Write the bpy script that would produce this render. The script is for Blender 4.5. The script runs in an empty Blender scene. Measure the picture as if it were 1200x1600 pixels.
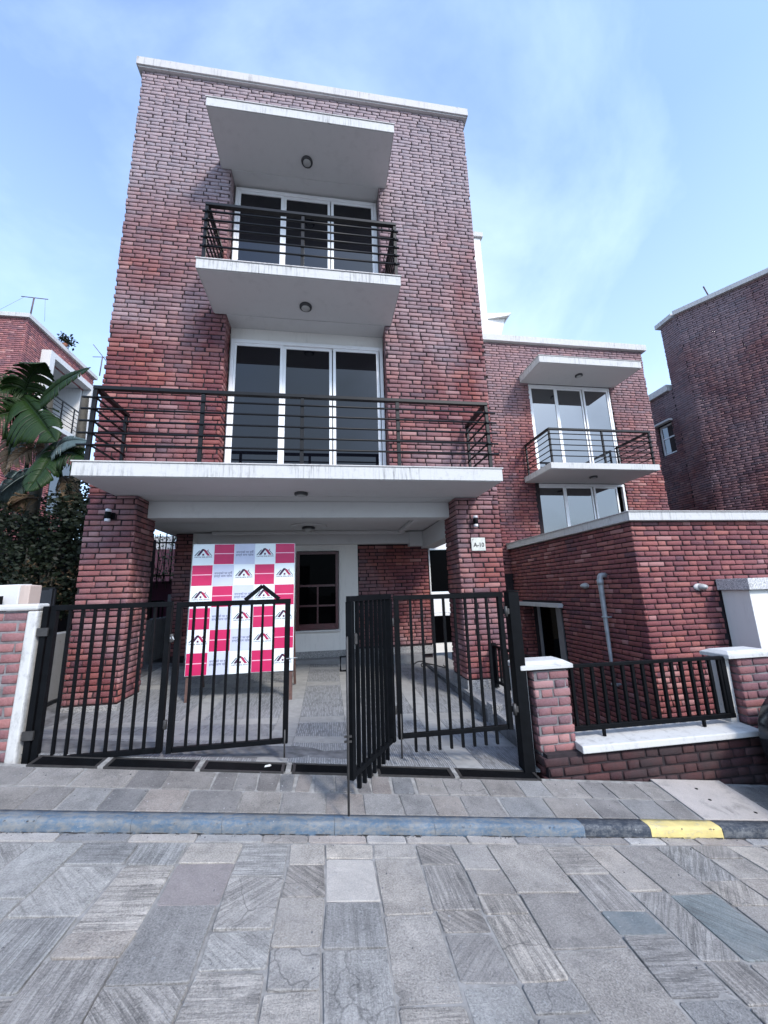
import bpy, bmesh, math, random
import numpy as np
from mathutils import Vector, Matrix

random.seed(7)
rng = np.random.default_rng(7)
scene = bpy.context.scene
COL = scene.collection
R = math.radians

# ------------------------------------------------------------------ camera
AX = np.array([[0.98917, 0.0, 0.14678], [-0.14401, 0.19335, 0.97050], [0, 0, 0]])
def _camera_axes():
    f = 600.0
    z = np.array([511 - 600, -2126 - 800, f]); z /= np.linalg.norm(z)
    d = np.array([511 - 600, 918 - 800, f]); d -= z * d.dot(z); d /= np.linalg.norm(d)
    x = np.cross(d, z)
    return np.array([x, d, z])
CM = _camera_axes()                     # rows: world X (along the facade), Y (into the plot), Z (up) in camera terms
cam_data = bpy.data.cameras.new('camera')
cam_data.sensor_fit = 'VERTICAL'; cam_data.sensor_height = 24.0; cam_data.lens = 9.0
cam_data.clip_start = 0.05; cam_data.clip_end = 2000
cam = bpy.data.objects.new('camera', cam_data); COL.objects.link(cam)
m = Matrix.Identity(4)
for i in range(3):
    m[i][0] = CM[i, 0]; m[i][1] = -CM[i, 1]; m[i][2] = -CM[i, 2]
cam.matrix_world = m                    # the eye is the origin of the world, ground lies about 1.4 below it
scene.camera = cam

# ------------------------------------------------------------------ light
SUN_EL, SUN_AZ = R(40), R(30)           # azimuth measured from -Y towards +X
to_sun = Vector((math.sin(SUN_AZ) * math.cos(SUN_EL), -math.cos(SUN_AZ) * math.cos(SUN_EL), math.sin(SUN_EL)))
sd = bpy.data.lights.new('sun', 'SUN'); sd.energy = 3.0; sd.angle = R(9); sd.color = (1.0, 0.93, 0.85)
sun = bpy.data.objects.new('sun', sd); COL.objects.link(sun)
sun.rotation_euler = to_sun.to_track_quat('Z', 'Y').to_euler()
sun.location = to_sun * 30

world = bpy.data.worlds.new('World'); scene.world = world; world.use_nodes = True
nt = world.node_tree; nt.nodes.clear()
def wn(t, **k):
    n = nt.nodes.new(t)
    for a, b in k.items(): setattr(n, a, b)
    return n
out = wn('ShaderNodeOutputWorld'); bg = wn('ShaderNodeBackground'); bg.inputs['Strength'].default_value = 0.115
sky = wn('ShaderNodeTexSky', sky_type='NISHITA'); sky.sun_disc = False
sky.sun_elevation = SUN_EL; sky.sun_rotation = math.pi - SUN_AZ
sky.air_density = 1.0; sky.dust_density = 2.2; sky.ozone_density = 1.5
tc = wn('ShaderNodeTexCoord'); mp = wn('ShaderNodeMapping'); mp.inputs['Scale'].default_value = (1.1, 1.5, 1.3); mp.inputs['Rotation'].default_value = (0.5, 0.6, 0.3); mp.inputs['Location'].default_value = (0.7, 3.1, 2.2)
n1 = wn('ShaderNodeTexNoise'); n1.inputs['Scale'].default_value = 1.5; n1.inputs['Detail'].default_value = 7; n1.inputs['Roughness'].default_value = 0.56; n1.inputs['Distortion'].default_value = 0.35
cr = wn('ShaderNodeValToRGB'); cr.color_ramp.elements[0].position = 0.46; cr.color_ramp.elements[1].position = 0.80
sep = wn('ShaderNodeSeparateXYZ')
hz = wn('ShaderNodeMapRange'); hz.inputs['From Min'].default_value = 0.0; hz.inputs['From Max'].default_value = 0.75; hz.inputs['To Min'].default_value = 0.78; hz.inputs['To Max'].default_value = 0.20
mx = wn('ShaderNodeMath', operation='MAXIMUM')
add = wn('ShaderNodeMath', operation='ADD'); add.use_clamp = True
mul = wn('ShaderNodeMath', operation='MULTIPLY'); mul.inputs[1].default_value = 0.50
mix = wn('ShaderNodeMix', data_type='RGBA')
tint = wn('ShaderNodeMix', data_type='RGBA', blend_type='MULTIPLY'); tint.inputs[0].default_value = 1.0
tint.inputs[7].default_value = (1.75, 2.25, 3.0, 1)
mix.inputs[7].default_value = (7.4, 9.4, 11.6, 1)
L = nt.links.new
L(tc.outputs['Generated'], mp.inputs['Vector']); L(mp.outputs[0], n1.inputs['Vector']); L(n1.outputs['Fac'], cr.inputs[0])
L(tc.outputs['Generated'], sep.inputs[0]); L(sep.outputs['Z'], hz.inputs['Value'])
L(cr.outputs[0], mul.inputs[0]); L(mul.outputs[0], add.inputs[0]); L(hz.outputs[0], add.inputs[1])
L(sky.outputs[0], tint.inputs[6]); L(tint.outputs[2], mix.inputs[6]); L(add.outputs[0], mix.inputs[0])
L(mix.outputs[2], bg.inputs['Color']); L(bg.outputs[0], out.inputs[0])

scene.view_settings.view_transform = 'Standard'
try: scene.view_settings.look = 'None'
except Exception: pass
scene.view_settings.exposure = 0.36
scene.view_settings.gamma = 1.0
scene.view_settings.use_curve_mapping = False
scene.cycles.max_bounces = 6
scene.cycles.diffuse_bounces = 3

# ------------------------------------------------------------------ materials
class NT:
    def __init__(s, name):
        s.m = bpy.data.materials.new(name); s.m.use_nodes = True
        s.t = s.m.node_tree; s.t.nodes.clear()
        s.o = s.n('ShaderNodeOutputMaterial'); s.b = s.n('ShaderNodeBsdfPrincipled')
        s.l(s.b.outputs[0], s.o.inputs[0])
    def n(s, t, **k):
        x = s.t.nodes.new(t)
        for a, b in k.items(): setattr(x, a, b)
        return x
    def l(s, a, b): s.t.links.new(a, b)
    def noise(s, vec, scale, detail=4, rough=0.55, dist=0.0):
        x = s.n('ShaderNodeTexNoise'); x.inputs['Scale'].default_value = scale
        x.inputs['Detail'].default_value = detail; x.inputs['Roughness'].default_value = rough; x.inputs['Distortion'].default_value = dist
        if vec is not None: s.l(vec, x.inputs['Vector'])
        return x.outputs['Fac']
    def ramp(s, fac, stops):
        x = s.n('ShaderNodeValToRGB'); e = x.color_ramp.elements
        while len(e) < len(stops): e.new(0.5)
        for i, (p, c) in enumerate(stops):
            e[i].position = p; e[i].color = c if len(c) == 4 else (*c, 1)
        s.l(fac, x.inputs[0]); return x.outputs[0]
    def mixc(s, fac, a, b, bt='MIX'):
        x = s.n('ShaderNodeMix', data_type='RGBA', blend_type=bt)
        for v, i in ((fac, 0), (a, 6), (b, 7)):
            if hasattr(v, 'links'): s.l(v, x.inputs[i])
            elif i == 0: x.inputs[0].default_value = v
            else: x.inputs[i].default_value = (*v, 1) if len(v) == 3 else v
        return x.outputs[2]
    def mathn(s, op, a, b=0.0, clamp=False):
        x = s.n('ShaderNodeMath', operation=op); x.use_clamp = clamp
        for v, i in ((a, 0), (b, 1)):
            if hasattr(v, 'links'): s.l(v, x.inputs[i])
            else: x.inputs[i].default_value = v
        return x.outputs[0]
    def mapping(s, vec, scale=(1, 1, 1), rot=(0, 0, 0)):
        x = s.n('ShaderNodeMapping'); x.inputs['Scale'].default_value = scale; x.inputs['Rotation'].default_value = rot
        s.l(vec, x.inputs[0]); return x.outputs[0]
    def pos(s): return s.n('ShaderNodeNewGeometry').outputs['Position']
    def obj(s): return s.n('ShaderNodeTexCoord').outputs['Object']
    def bump(s, h, strength=0.3, dist=0.01):
        x = s.n('ShaderNodeBump'); x.inputs['Strength'].default_value = strength; x.inputs['Distance'].default_value = dist
        s.l(h, x.inputs['Height']); s.l(x.outputs[0], s.b.inputs['Normal'])
    def setc(s, c):
        if hasattr(c, 'links'): s.l(c, s.b.inputs['Base Color'])
        else: s.b.inputs['Base Color'].default_value = (*c, 1)
    def rough(s, r, spec=0.5, metal=0.0):
        if hasattr(r, 'links'): s.l(r, s.b.inputs['Roughness'])
        else: s.b.inputs['Roughness'].default_value = r
        s.b.inputs['Specular IOR Level'].default_value = spec; s.b.inputs['Metallic'].default_value = metal

MT = {}
def plain(name, c, r=0.6, var=0.12, scale=6.0, bump=0.0, spec=0.5, metal=0.0):
    t = NT(name); p = t.pos()
    n = t.noise(p, scale, 5)
    k = t.ramp(n, [(0.3, tuple(x * (1 - var) for x in c)), (0.7, tuple(min(1, x * (1 + var)) for x in c))])
    t.setc(k); t.rough(r, spec, metal)
    if bump: t.bump(t.noise(p, scale * 12, 4), bump, 0.004)
    MT[name] = t.m; return t.m

def brick_mat(name, dark=1.0, wash=0.0, washz=(5.0, 8.5), soot=0.0, red=1.0):
    t = NT(name); p = t.pos()
    a = t.n('ShaderNodeAttribute'); a.attribute_name = 'tone'
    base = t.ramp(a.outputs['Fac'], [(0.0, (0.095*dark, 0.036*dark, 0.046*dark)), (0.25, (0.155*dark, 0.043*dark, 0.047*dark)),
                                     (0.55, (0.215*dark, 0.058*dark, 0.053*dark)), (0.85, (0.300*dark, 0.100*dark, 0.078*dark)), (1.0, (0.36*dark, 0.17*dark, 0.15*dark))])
    # worn skin: fine grain, kiln flashing in patches
    g = t.noise(p, 70, 6, 0.7)
    base = t.mixc(t.ramp(g, [(0.38, (0, 0, 0)), (0.78, (0.42, 0.42, 0.42))]), base, (0.42*dark, 0.18*dark, 0.165*dark), 'MIX')
    d = t.noise(t.mapping(p, (1, 1, 1.6)), 0.9, 4, 0.6, 0.8)
    base = t.mixc(t.ramp(d, [(0.38, (0.75, 0.75, 0.75)), (0.62, (0, 0, 0))]), base, t.mixc(1.0, base, (0.60, 0.62, 0.80), 'MULTIPLY'))
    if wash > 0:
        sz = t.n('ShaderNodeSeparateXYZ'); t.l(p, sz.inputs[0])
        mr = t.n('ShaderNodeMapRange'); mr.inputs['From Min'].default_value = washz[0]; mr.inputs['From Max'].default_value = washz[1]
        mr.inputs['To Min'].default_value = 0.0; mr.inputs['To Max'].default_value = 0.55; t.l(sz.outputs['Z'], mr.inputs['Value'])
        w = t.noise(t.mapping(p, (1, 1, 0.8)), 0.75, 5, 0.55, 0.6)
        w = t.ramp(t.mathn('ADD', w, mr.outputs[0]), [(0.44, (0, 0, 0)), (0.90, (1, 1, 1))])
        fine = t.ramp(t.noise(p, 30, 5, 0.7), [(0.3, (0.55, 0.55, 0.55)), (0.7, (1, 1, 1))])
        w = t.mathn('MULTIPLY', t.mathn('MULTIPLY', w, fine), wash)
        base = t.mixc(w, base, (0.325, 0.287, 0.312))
    if soot > 0:
        s2 = t.ramp(t.noise(p, 3.0, 5, 0.6), [(0.3, (1, 1, 1)), (0.68, (0, 0, 0))])
        base = t.mixc(t.mathn('MULTIPLY', s2, soot), base, (0.030, 0.026, 0.028))
    # efflorescence flecks
    e = t.ramp(t.noise(p, 5.0, 8, 0.75), [(0.68, (0, 0, 0)), (0.80, (0.6, 0.6, 0.6))])
    base = t.mixc(e, base, (0.50, 0.44, 0.45))
    t.setc(base); t.rough(0.82, 0.3)
    t.bump(t.noise(p, 60, 6, 0.7), 0.8, 0.006)
    MT[name] = t.m; return t.m

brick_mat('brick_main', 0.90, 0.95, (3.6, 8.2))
brick_mat('brick_mid', 0.95, 0.55, (2.5, 6.8))
brick_mat('brick_annex', 1.0, 0.10, (-1, 3))
brick_mat('brick_wall', 0.95, 0.25, (-3, 0))
brick_mat('brick_sooty', 0.34, 0.03, (-3, 0), 0.97)
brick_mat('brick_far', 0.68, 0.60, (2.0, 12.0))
brick_mat('brick_left', 1.35, 0.20, (2.0, 12.0))
plain('mortar', (0.020, 0.013, 0.016), 0.95, 0.3, 20, 0.5)
plain('mortar_far', (0.018, 0.013, 0.016), 0.95, 0.3, 20, 0.3)
plain('mortar_left', (0.11, 0.09, 0.09), 0.95, 0.3, 14, 0.3)
plain('mortar_grey', (0.16, 0.15, 0.155), 0.95, 0.4, 14, 0.6)

def white_paint(name, c, streak=0.5, grime=0.3, vscale=(9, 9, 0.7)):
    t = NT(name); p = t.pos()
    s = t.noise(t.mapping(p, vscale), 2.6, 6, 0.7)
    big = t.noise(p, 1.7, 5, 0.6, 0.4)
    k = t.ramp(s, [(0.50, (0, 0, 0)), (0.66, (1, 1, 1))])
    k = t.mathn('MULTIPLY', k, t.ramp(big, [(0.42, (0, 0, 0)), (0.60, (1, 1, 1))]))
    col = t.mixc(t.mathn('MULTIPLY', k, streak), c, (0.10, 0.10, 0.105))
    f = t.ramp(t.noise(p, 14, 7, 0.72), [(0.55, (0, 0, 0)), (0.78, (1, 1, 1))])
    col = t.mixc(t.mathn('MULTIPLY', f, grime), col, tuple(x * 0.35 for x in c))
    t.setc(col); t.rough(0.75, 0.3); t.bump(t.noise(p, 40, 5), 0.25, 0.004)
    MT[name] = t.m
white_paint('fascia_white', (0.50, 0.495, 0.485), 0.7, 0.5, (16, 16, 0.9))
white_paint('plaster_ceiling', (0.56, 0.555, 0.55), 0.10, 0.05, (3, 3, 3))
white_paint('plaster_wall', (0.72, 0.70, 0.665), 0.12, 0.08, (5, 5, 0.8))
white_paint('peach_paint', (0.50, 0.40, 0.35), 0.3, 0.3)
white_paint('plaster_white', (0.58, 0.575, 0.565), 0.25, 0.22, (7, 7, 0.9))
white_paint('plaster_dirty', (0.22, 0.225, 0.235), 0.8, 0.6, (3, 3, 0.6))
white_paint('plaster_mural', (0.30, 0.31, 0.33), 0.9, 0.9, (2, 2, 1.5))
white_paint('coping_grey', (0.50, 0.48, 0.47), 0.5, 0.5)
white_paint('cap_white', (0.50, 0.495, 0.48), 0.45, 0.7, (4, 4, 2))
white_paint('cream', (0.72, 0.69, 0.66), 0.15, 0.08)
plain('frame_white', (0.74, 0.74, 0.75), 0.35, 0.04, 5)
plain('frame_grey', (0.30, 0.30, 0.32), 0.5, 0.08, 5)
plain('metal_black', (0.0035, 0.004, 0.005), 0.55, 0.3, 12, 0.15, 0.09)
plain('metal_rail', (0.006, 0.006, 0.007), 0.45, 0.3, 9, 0.1, 0.25)
plain('metal_hinge', (0.03, 0.028, 0.027), 0.5, 0.4, 30, 0.2)
plain('rod_dark', (0.035, 0.033, 0.032), 0.6, 0.3, 30)
plain('panel_navy', (0.012, 0.013, 0.018), 0.5, 0.4, 5, 0.2)
plain('galvanised', (0.27, 0.28, 0.29), 0.45, 0.2, 10, 0.1, 0.5, 0.2)
plain('antenna_metal', (0.10, 0.07, 0.075), 0.6, 0.2, 10)
plain('door_maroon', (0.060, 0.008, 0.012), 0.35, 0.2, 8)
plain('maroon_sheet', (0.060, 0.006, 0.022), 0.6, 0.3, 3)
plain('lamp_rim', (0.035, 0.035, 0.038), 0.4, 0.1, 10)
plain('lamp_glass', (0.36, 0.36, 0.35), 0.3, 0.06, 10)
plain('lamp_clear', (0.62, 0.62, 0.66), 0.25, 0.06, 10)
plain('sign_grey', (0.50, 0.51, 0.47), 0.5, 0.15, 30)
plain('ink_black', (0.012, 0.012, 0.014), 0.5, 0.05, 10)
plain('banner_white', (0.72, 0.78, 0.80), 0.45, 0.03, 4)
plain('banner_lilac', (0.50, 0.53, 0.66), 0.45, 0.06, 4)
plain('banner_pink', (0.50, 0.014, 0.095), 0.45, 0.07, 6)
plain('banner_line', (0.80, 0.45, 0.56), 0.45, 0.05, 60)
plain('ink_plum', (0.045, 0.010, 0.045), 0.5, 0.05, 10)
plain('ink_slate', (0.05, 0.075, 0.10), 0.5, 0.05, 10)
plain('ink_grey', (0.12, 0.13, 0.20), 0.5, 0.05, 10)
plain('ink_crimson', (0.36, 0.010, 0.070), 0.5, 0.05, 10)
plain('wood_dark', (0.10, 0.055, 0.045), 0.7, 0.3, 20, 0.2)
plain('cable', (0.012, 0.012, 0.012), 0.5, 0.1, 10)
plain('car_paint', (0.020, 0.021, 0.024), 0.22, 0.05, 3)
plain('car_trim', (0.16, 0.16, 0.16), 0.4, 0.05, 3)
plain('rubber', (0.010, 0.010, 0.010), 0.8, 0.1, 20)
plain('lens_red', (0.20, 0.01, 0.01), 0.2, 0.05, 20)
plain('void', (0.004, 0.004, 0.005), 0.9, 0.1, 3)
plain('room_dark', (0.010, 0.010, 0.012), 0.9, 0.2, 3)
plain('leaf_stem', (0.05, 0.045, 0.035), 0.7, 0.3, 12)
plain('ground_soil', (0.09, 0.085, 0.08), 0.95, 0.3, 3, 0.5)
plain('joint_cement', (0.225, 0.218, 0.208), 0.95, 0.35, 18, 0.6)
plain('joint_dark', (0.11, 0.11, 0.115), 0.95, 0.5, 10, 0.5)
plain('gutter_dark', (0.03, 0.027, 0.024), 0.95, 0.5, 30)
plain('terracotta', (0.25, 0.10, 0.06), 0.8, 0.1, 10)

def glass(name, c=(0.006, 0.007, 0.010), ior=1.75):
    t = NT(name); t.setc(c); t.rough(0.015, 0.5); t.b.inputs['IOR'].default_value = ior
    t.bump(t.noise(t.pos(), 0.7, 1), 0.04, 0.02)
    MT[name] = t.m
glass('glass', (0.003, 0.0035, 0.006), 1.52); glass('glass_deep', (0.0015, 0.0015, 0.002), 1.08); glass('glass_mid', (0.02, 0.022, 0.026), 2.3)

def granite(name, gain):
    t = NT(name); p = t.pos()
    v = t.n('ShaderNodeTexVoronoi'); v.inputs['Scale'].default_value = 130; t.l(p, v.inputs['Vector'])
    g = t.n('ShaderNodeSeparateColor'); t.l(v.outputs['Color'], g.inputs[0])
    c = t.ramp(g.outputs[0], [(0.1, (0.06 * gain, 0.06 * gain, 0.065 * gain)), (0.4, (0.22 * gain, 0.22 * gain, 0.22 * gain)), (0.9, (0.42 * gain, 0.41 * gain, 0.40 * gain))])
    t.setc(t.mixc(0.35, c, tuple(x * 1.0 for x in (0.24 * gain, 0.235 * gain, 0.235 * gain)))); t.rough(0.6, 0.4); MT[name] = t.m
granite('granite', 1.0); granite('granite_pale', 1.9)

def slate(name, lo, hi, streaky=True, blue=0.0):
    """natural split stone; each stone has its own direction, tone and cleft"""
    t = NT(name); o = t.obj(); r = t.n('ShaderNodeObjectInfo').outputs['Random']
    vr = t.n('ShaderNodeVectorRotate', rotation_type='Z_AXIS')
    t.l(o, vr.inputs['Vector'])
    q = t.mathn('MULTIPLY', t.mathn('FLOOR', t.mathn('MULTIPLY', r, 9.0)), 0.78)
    t.l(q, vr.inputs['Angle'])
    off = t.n('ShaderNodeVectorMath', operation='ADD'); t.l(vr.outputs[0], off.inputs[0])
    cb = t.n('ShaderNodeCombineXYZ'); t.l(t.mathn('MULTIPLY', r, 91.7), cb.inputs[0]); t.l(t.mathn('MULTIPLY', r, 37.1), cb.inputs[1])
    t.l(cb.outputs[0], off.inputs[1]); v = off.outputs[0]
    grain = t.noise(v, 120, 6, 0.8)
    cloud = t.noise(v, 6, 5, 0.6, 0.5)
    st = t.noise(t.mapping(v, (26, 1.6, 1)), 1.5, 6, 0.65, 0.35)
    r2 = t.mathn('FRACT', t.mathn('MULTIPLY', r, 13.37))
    sm = t.ramp(r2, [(0.30, (0.12, 0.12, 0.12)), (0.70, (1, 1, 1))]) if streaky else 0.15
    h = t.mathn('ADD', t.mathn('MULTIPLY', t.mathn('SUBTRACT', st, 0.5), sm), t.mathn('MULTIPLY', t.mathn('SUBTRACT', grain, 0.5), 1.25))
    h = t.mathn('ADD', h, t.mathn('MULTIPLY', t.mathn('SUBTRACT', cloud, 0.5), 0.55))
    h2 = t.mathn('ADD', t.mathn('MULTIPLY', h, 1.5), 0.52, True)
    col = t.ramp(h2, [(0.12, lo), (0.5, tuple((a + b) / 2 for a, b in zip(lo, hi))), (0.88, hi)])
    tone = t.mathn('FRACT', t.mathn('MULTIPLY', r, 5.71))
    col = t.mixc(1.0, col, t.ramp(tone, [(0.0, (0.72, 0.72, 0.74)), (0.5, (0.95, 0.95, 0.96)), (1.0, (1.22, 1.21, 1.20))]), 'MULTIPLY')
    hue = t.mathn('FRACT', t.mathn('MULTIPLY', r, 29.3))
    col = t.mixc(0.6, col, t.mixc(1.0, col, t.ramp(hue, [(0.0, (0.90, 1.0, 1.08)), (0.5, (1, 1, 1)), (0.92, (1.05, 1.0, 0.93)), (1.0, (1.12, 0.98, 0.90))]), 'MULTIPLY'))
    # pale dust and scuffs across the whole street
    p = t.pos()
    dust = t.ramp(t.noise(p, 2.2, 7, 0.7), [(0.45, (0, 0, 0)), (0.75, (0.55, 0.55, 0.55))])
    col = t.mixc(dust, col, (0.36, 0.363, 0.37))
    if streaky:
        ln = t.noise(t.mapping(v, (34, 1.3, 1)), 1.0, 4, 0.6, 0.5)
        dk = t.ramp(ln, [(0.46, (0, 0, 0)), (0.495, (1, 1, 1)), (0.505, (1, 1, 1)), (0.54, (0, 0, 0))])
        sm2 = t.mathn('MULTIPLY', t.ramp(r2, [(0.35, (0, 0, 0)), (0.65, (0.5, 0.5, 0.5))]), dk)
        col = t.mixc(sm2, col, (0.10, 0.102, 0.106))
    col = t.mixc(1.0, col, (1.07, 1.0, 0.92), 'MULTIPLY')
    dirt = t.ramp(t.noise(p, 5.5, 8, 0.72, 0.4), [(0.56, (0, 0, 0)), (0.74, (0.6, 0.6, 0.6))])
    col = t.mixc(dirt, col, (0.085, 0.085, 0.085))
    fk = t.ramp(t.noise(p, 38, 4, 0.6), [(0.66, (0, 0, 0)), (0.72, (0.7, 0.7, 0.7))])
    col = t.mixc(fk, col, (0.44, 0.44, 0.44))
    crk = t.n('ShaderNodeTexVoronoi', feature='DISTANCE_TO_EDGE'); crk.inputs['Scale'].default_value = 3.1
    wob = t.n('ShaderNodeVectorMath', operation='ADD'); t.l(v, wob.inputs[0])
    sc = t.n('ShaderNodeTexNoise'); sc.inputs['Scale'].default_value = 9; t.l(v, sc.inputs['Vector'])
    sv = t.n('ShaderNodeVectorMath', operation='SCALE'); sv.inputs['Scale'].default_value = 0.09; t.l(sc.outputs['Color'], sv.inputs[0]); t.l(sv.outputs[0], wob.inputs[1])
    t.l(wob.outputs[0], crk.inputs['Vector'])
    cm = t.mathn('MULTIPLY', t.ramp(crk.outputs['Distance'], [(0.0, (1, 1, 1)), (0.012, (0, 0, 0))]), t.ramp(t.mathn('FRACT', t.mathn('MULTIPLY', r, 7.77)), [(0.80, (0, 0, 0)), (0.86, (0.55, 0.55, 0.55))]))
    col = t.mixc(cm, col, (0.05, 0.05, 0.052))
    t.setc(col); t.rough(0.72, 0.35)
    t.bump(h, 0.9, 0.011); MT[name] = t.m
slate('slate_road', (0.125, 0.127, 0.130), (0.53, 0.528, 0.525))
slate('slate_pavement', (0.10, 0.102, 0.108), (0.30, 0.302, 0.31), False)
slate('stone_bright', (0.30, 0.31, 0.325), (0.50, 0.51, 0.525), False)
slate('stone_pink', (0.27, 0.24, 0.24), (0.47, 0.42, 0.41), False)
slate('stone_blue', (0.15, 0.20, 0.245), (0.25, 0.32, 0.37), False)
slate('stone_teal', (0.13, 0.165, 0.185), (0.30, 0.35, 0.37), True)
slate('concrete_slab', (0.34, 0.34, 0.36), (0.50, 0.50, 0.52), False)
slate('stone_border', (0.22, 0.222, 0.23), (0.50, 0.50, 0.51), False)

def kerb_mat(name, c, under=(0.17, 0.175, 0.18), wear=0.55):
    t = NT(name); p = t.pos()
    w = t.noise(t.mapping(p, (1.2, 4, 4)), 6, 8, 0.75)
    w2 = t.noise(p, 45, 5, 0.7)
    k = t.mathn('ADD', t.mathn('MULTIPLY', w, 0.65), t.mathn('MULTIPLY', w2, 0.35))
    col = t.mixc(t.ramp(k, [(wear - 0.05, (0, 0, 0)), (wear + 0.09, (1, 1, 1))]), c, under)
    fl = t.ramp(t.noise(p, 60, 3), [(0.70, (0, 0, 0)), (0.74, (1, 1, 1))])
    col = t.mixc(t.mathn('MULTIPLY', fl, 0.5), col, (0.55, 0.56, 0.56))
    v = t.ramp(t.noise(p, 4, 5), [(0.3, (0.75, 0.75, 0.75)), (0.7, (1.15, 1.15, 1.15))])
    t.setc(t.mixc(1.0, col, v, 'MULTIPLY')); t.rough(0.7, 0.35); t.bump(k, 0.9, 0.012); MT[name] = t.m
kerb_mat('kerb_blue', (0.080, 0.125, 0.178), (0.18, 0.185, 0.185), 0.48)
kerb_mat('kerb_dark', (0.030, 0.038, 0.052), (0.13, 0.135, 0.14), 0.50)
kerb_mat('kerb_yellow', (0.62, 0.50, 0.20), (0.40, 0.36, 0.25), 0.55)

def tile_mat(name, c, ribs):
    t = NT(name); p = t.pos()
    r = t.n('ShaderNodeObjectInfo').outputs['Random']
    n = t.noise(p, 9, 7, 0.7)
    col = t.ramp(n, [(0.25, tuple(x * 0.72 for x in c)), (0.8, tuple(x * 1.2 for x in c))])
    col = t.mixc(1.0, col, t.ramp(r, [(0, (0.88, 0.88, 0.88)), (1, (1.08, 1.08, 1.08))]), 'MULTIPLY')
    if ribs:
        sx = t.n('ShaderNodeSeparateXYZ'); t.l(p, sx.inputs[0])
        wob = t.mathn('MULTIPLY', t.noise(p, 12, 3), 0.01)
        s = t.mathn('SINE', t.mathn('MULTIPLY', t.mathn('ADD', sx.outputs[0], wob), 330.0))
        brk = t.ramp(t.noise(t.mapping(p, (60, 9, 1)), 1.0, 3), [(0.4, (0, 0, 0)), (0.55, (1, 1, 1))])
        k = t.mathn('MULTIPLY', t.mathn('ADD', t.mathn('MULTIPLY', s, 0.5), 0.5), brk)
        col = t.mixc(t.mathn('MULTIPLY', k, 0.85), col, tuple(min(1, x * 2.1) for x in c))
        t.bump(k, 0.6, 0.004)
    t.setc(col); t.rough(0.55, 0.4); MT[name] = t.m
tile_mat('tile_dark', (0.165, 0.168, 0.172), True)
tile_mat('tile_pale', (0.29, 0.288, 0.28), False)
tile_mat('tile_plain', (0.20, 0.20, 0.205), False)

def leaf_mat(name, c1, c2, spec=0.5, r=0.4, banana=False):
    t = NT(name); p = t.pos(); n = t.noise(p, 7, 4)
    a = t.n('ShaderNodeAttribute'); a.attribute_name = 'tone'
    f = t.mathn('ADD', t.mathn('MULTIPLY', n, 0.5), t.mathn('MULTIPLY', a.outputs['Fac'], 0.5))
    t.setc(t.ramp(f, [(0.2, c1), (0.8, c2)])); t.rough(r, spec)
    t.b.inputs['Transmission Weight'].default_value = 0.0
    if banana:
        va = t.n('ShaderNodeAttribute'); va.attribute_name = 'along'
        wv = t.mathn('ADD', t.mathn('MULTIPLY', t.mathn('SINE', t.mathn('MULTIPLY', va.outputs['Fac'], 260.0)), 0.5), 0.5)
        k = t.ramp(wv, [(0.0, (0.72, 0.72, 0.72)), (1.0, (1.15, 1.15, 1.15))])
        cur = t.b.inputs['Base Color'].links[0].from_socket
        t.setc(t.mixc(1.0, cur, k, 'MULTIPLY')); t.bump(wv, 0.35, 0.006)
    MT[name] = t.m
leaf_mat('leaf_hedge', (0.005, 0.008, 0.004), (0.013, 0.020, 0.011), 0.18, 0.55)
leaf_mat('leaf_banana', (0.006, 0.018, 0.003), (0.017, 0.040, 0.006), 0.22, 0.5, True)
leaf_mat('leaf_banana_pale', (0.05, 0.075, 0.07), (0.10, 0.135, 0.13), 0.5, 0.4, True)
leaf_mat('leaf_dead', (0.045, 0.028, 0.020), (0.16, 0.11, 0.06), 0.3, 0.7)
leaf_mat('leaf_vine', (0.02, 0.05, 0.02), (0.10, 0.16, 0.07), 0.4, 0.5)

# ------------------------------------------------------------------ building helpers
W = {}                                   # world position of each object made (no parent is ever rotated)
def V(*a): return np.array(a, float)
def reg(o, loc, parent):
    W[o.name] = V(*loc)
    if parent is not None:
        o.parent = parent; o.location = tuple(V(*loc) - W[parent.name])
    else:
        o.location = tuple(loc)
    COL.objects.link(o); return o
def tag(o, label=None, cat=None, group=None, kind=None):
    if label: o['label'] = label
    if cat: o['category'] = cat
    if group: o['group'] = group
    if kind: o['kind'] = kind
    return o
def thing(name, loc, label, cat, group=None, kind=None):
    o = bpy.data.objects.new(name, None); o.empty_display_size = 0.2
    reg(o, loc, None); return tag(o, label, cat, group, kind)

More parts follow.
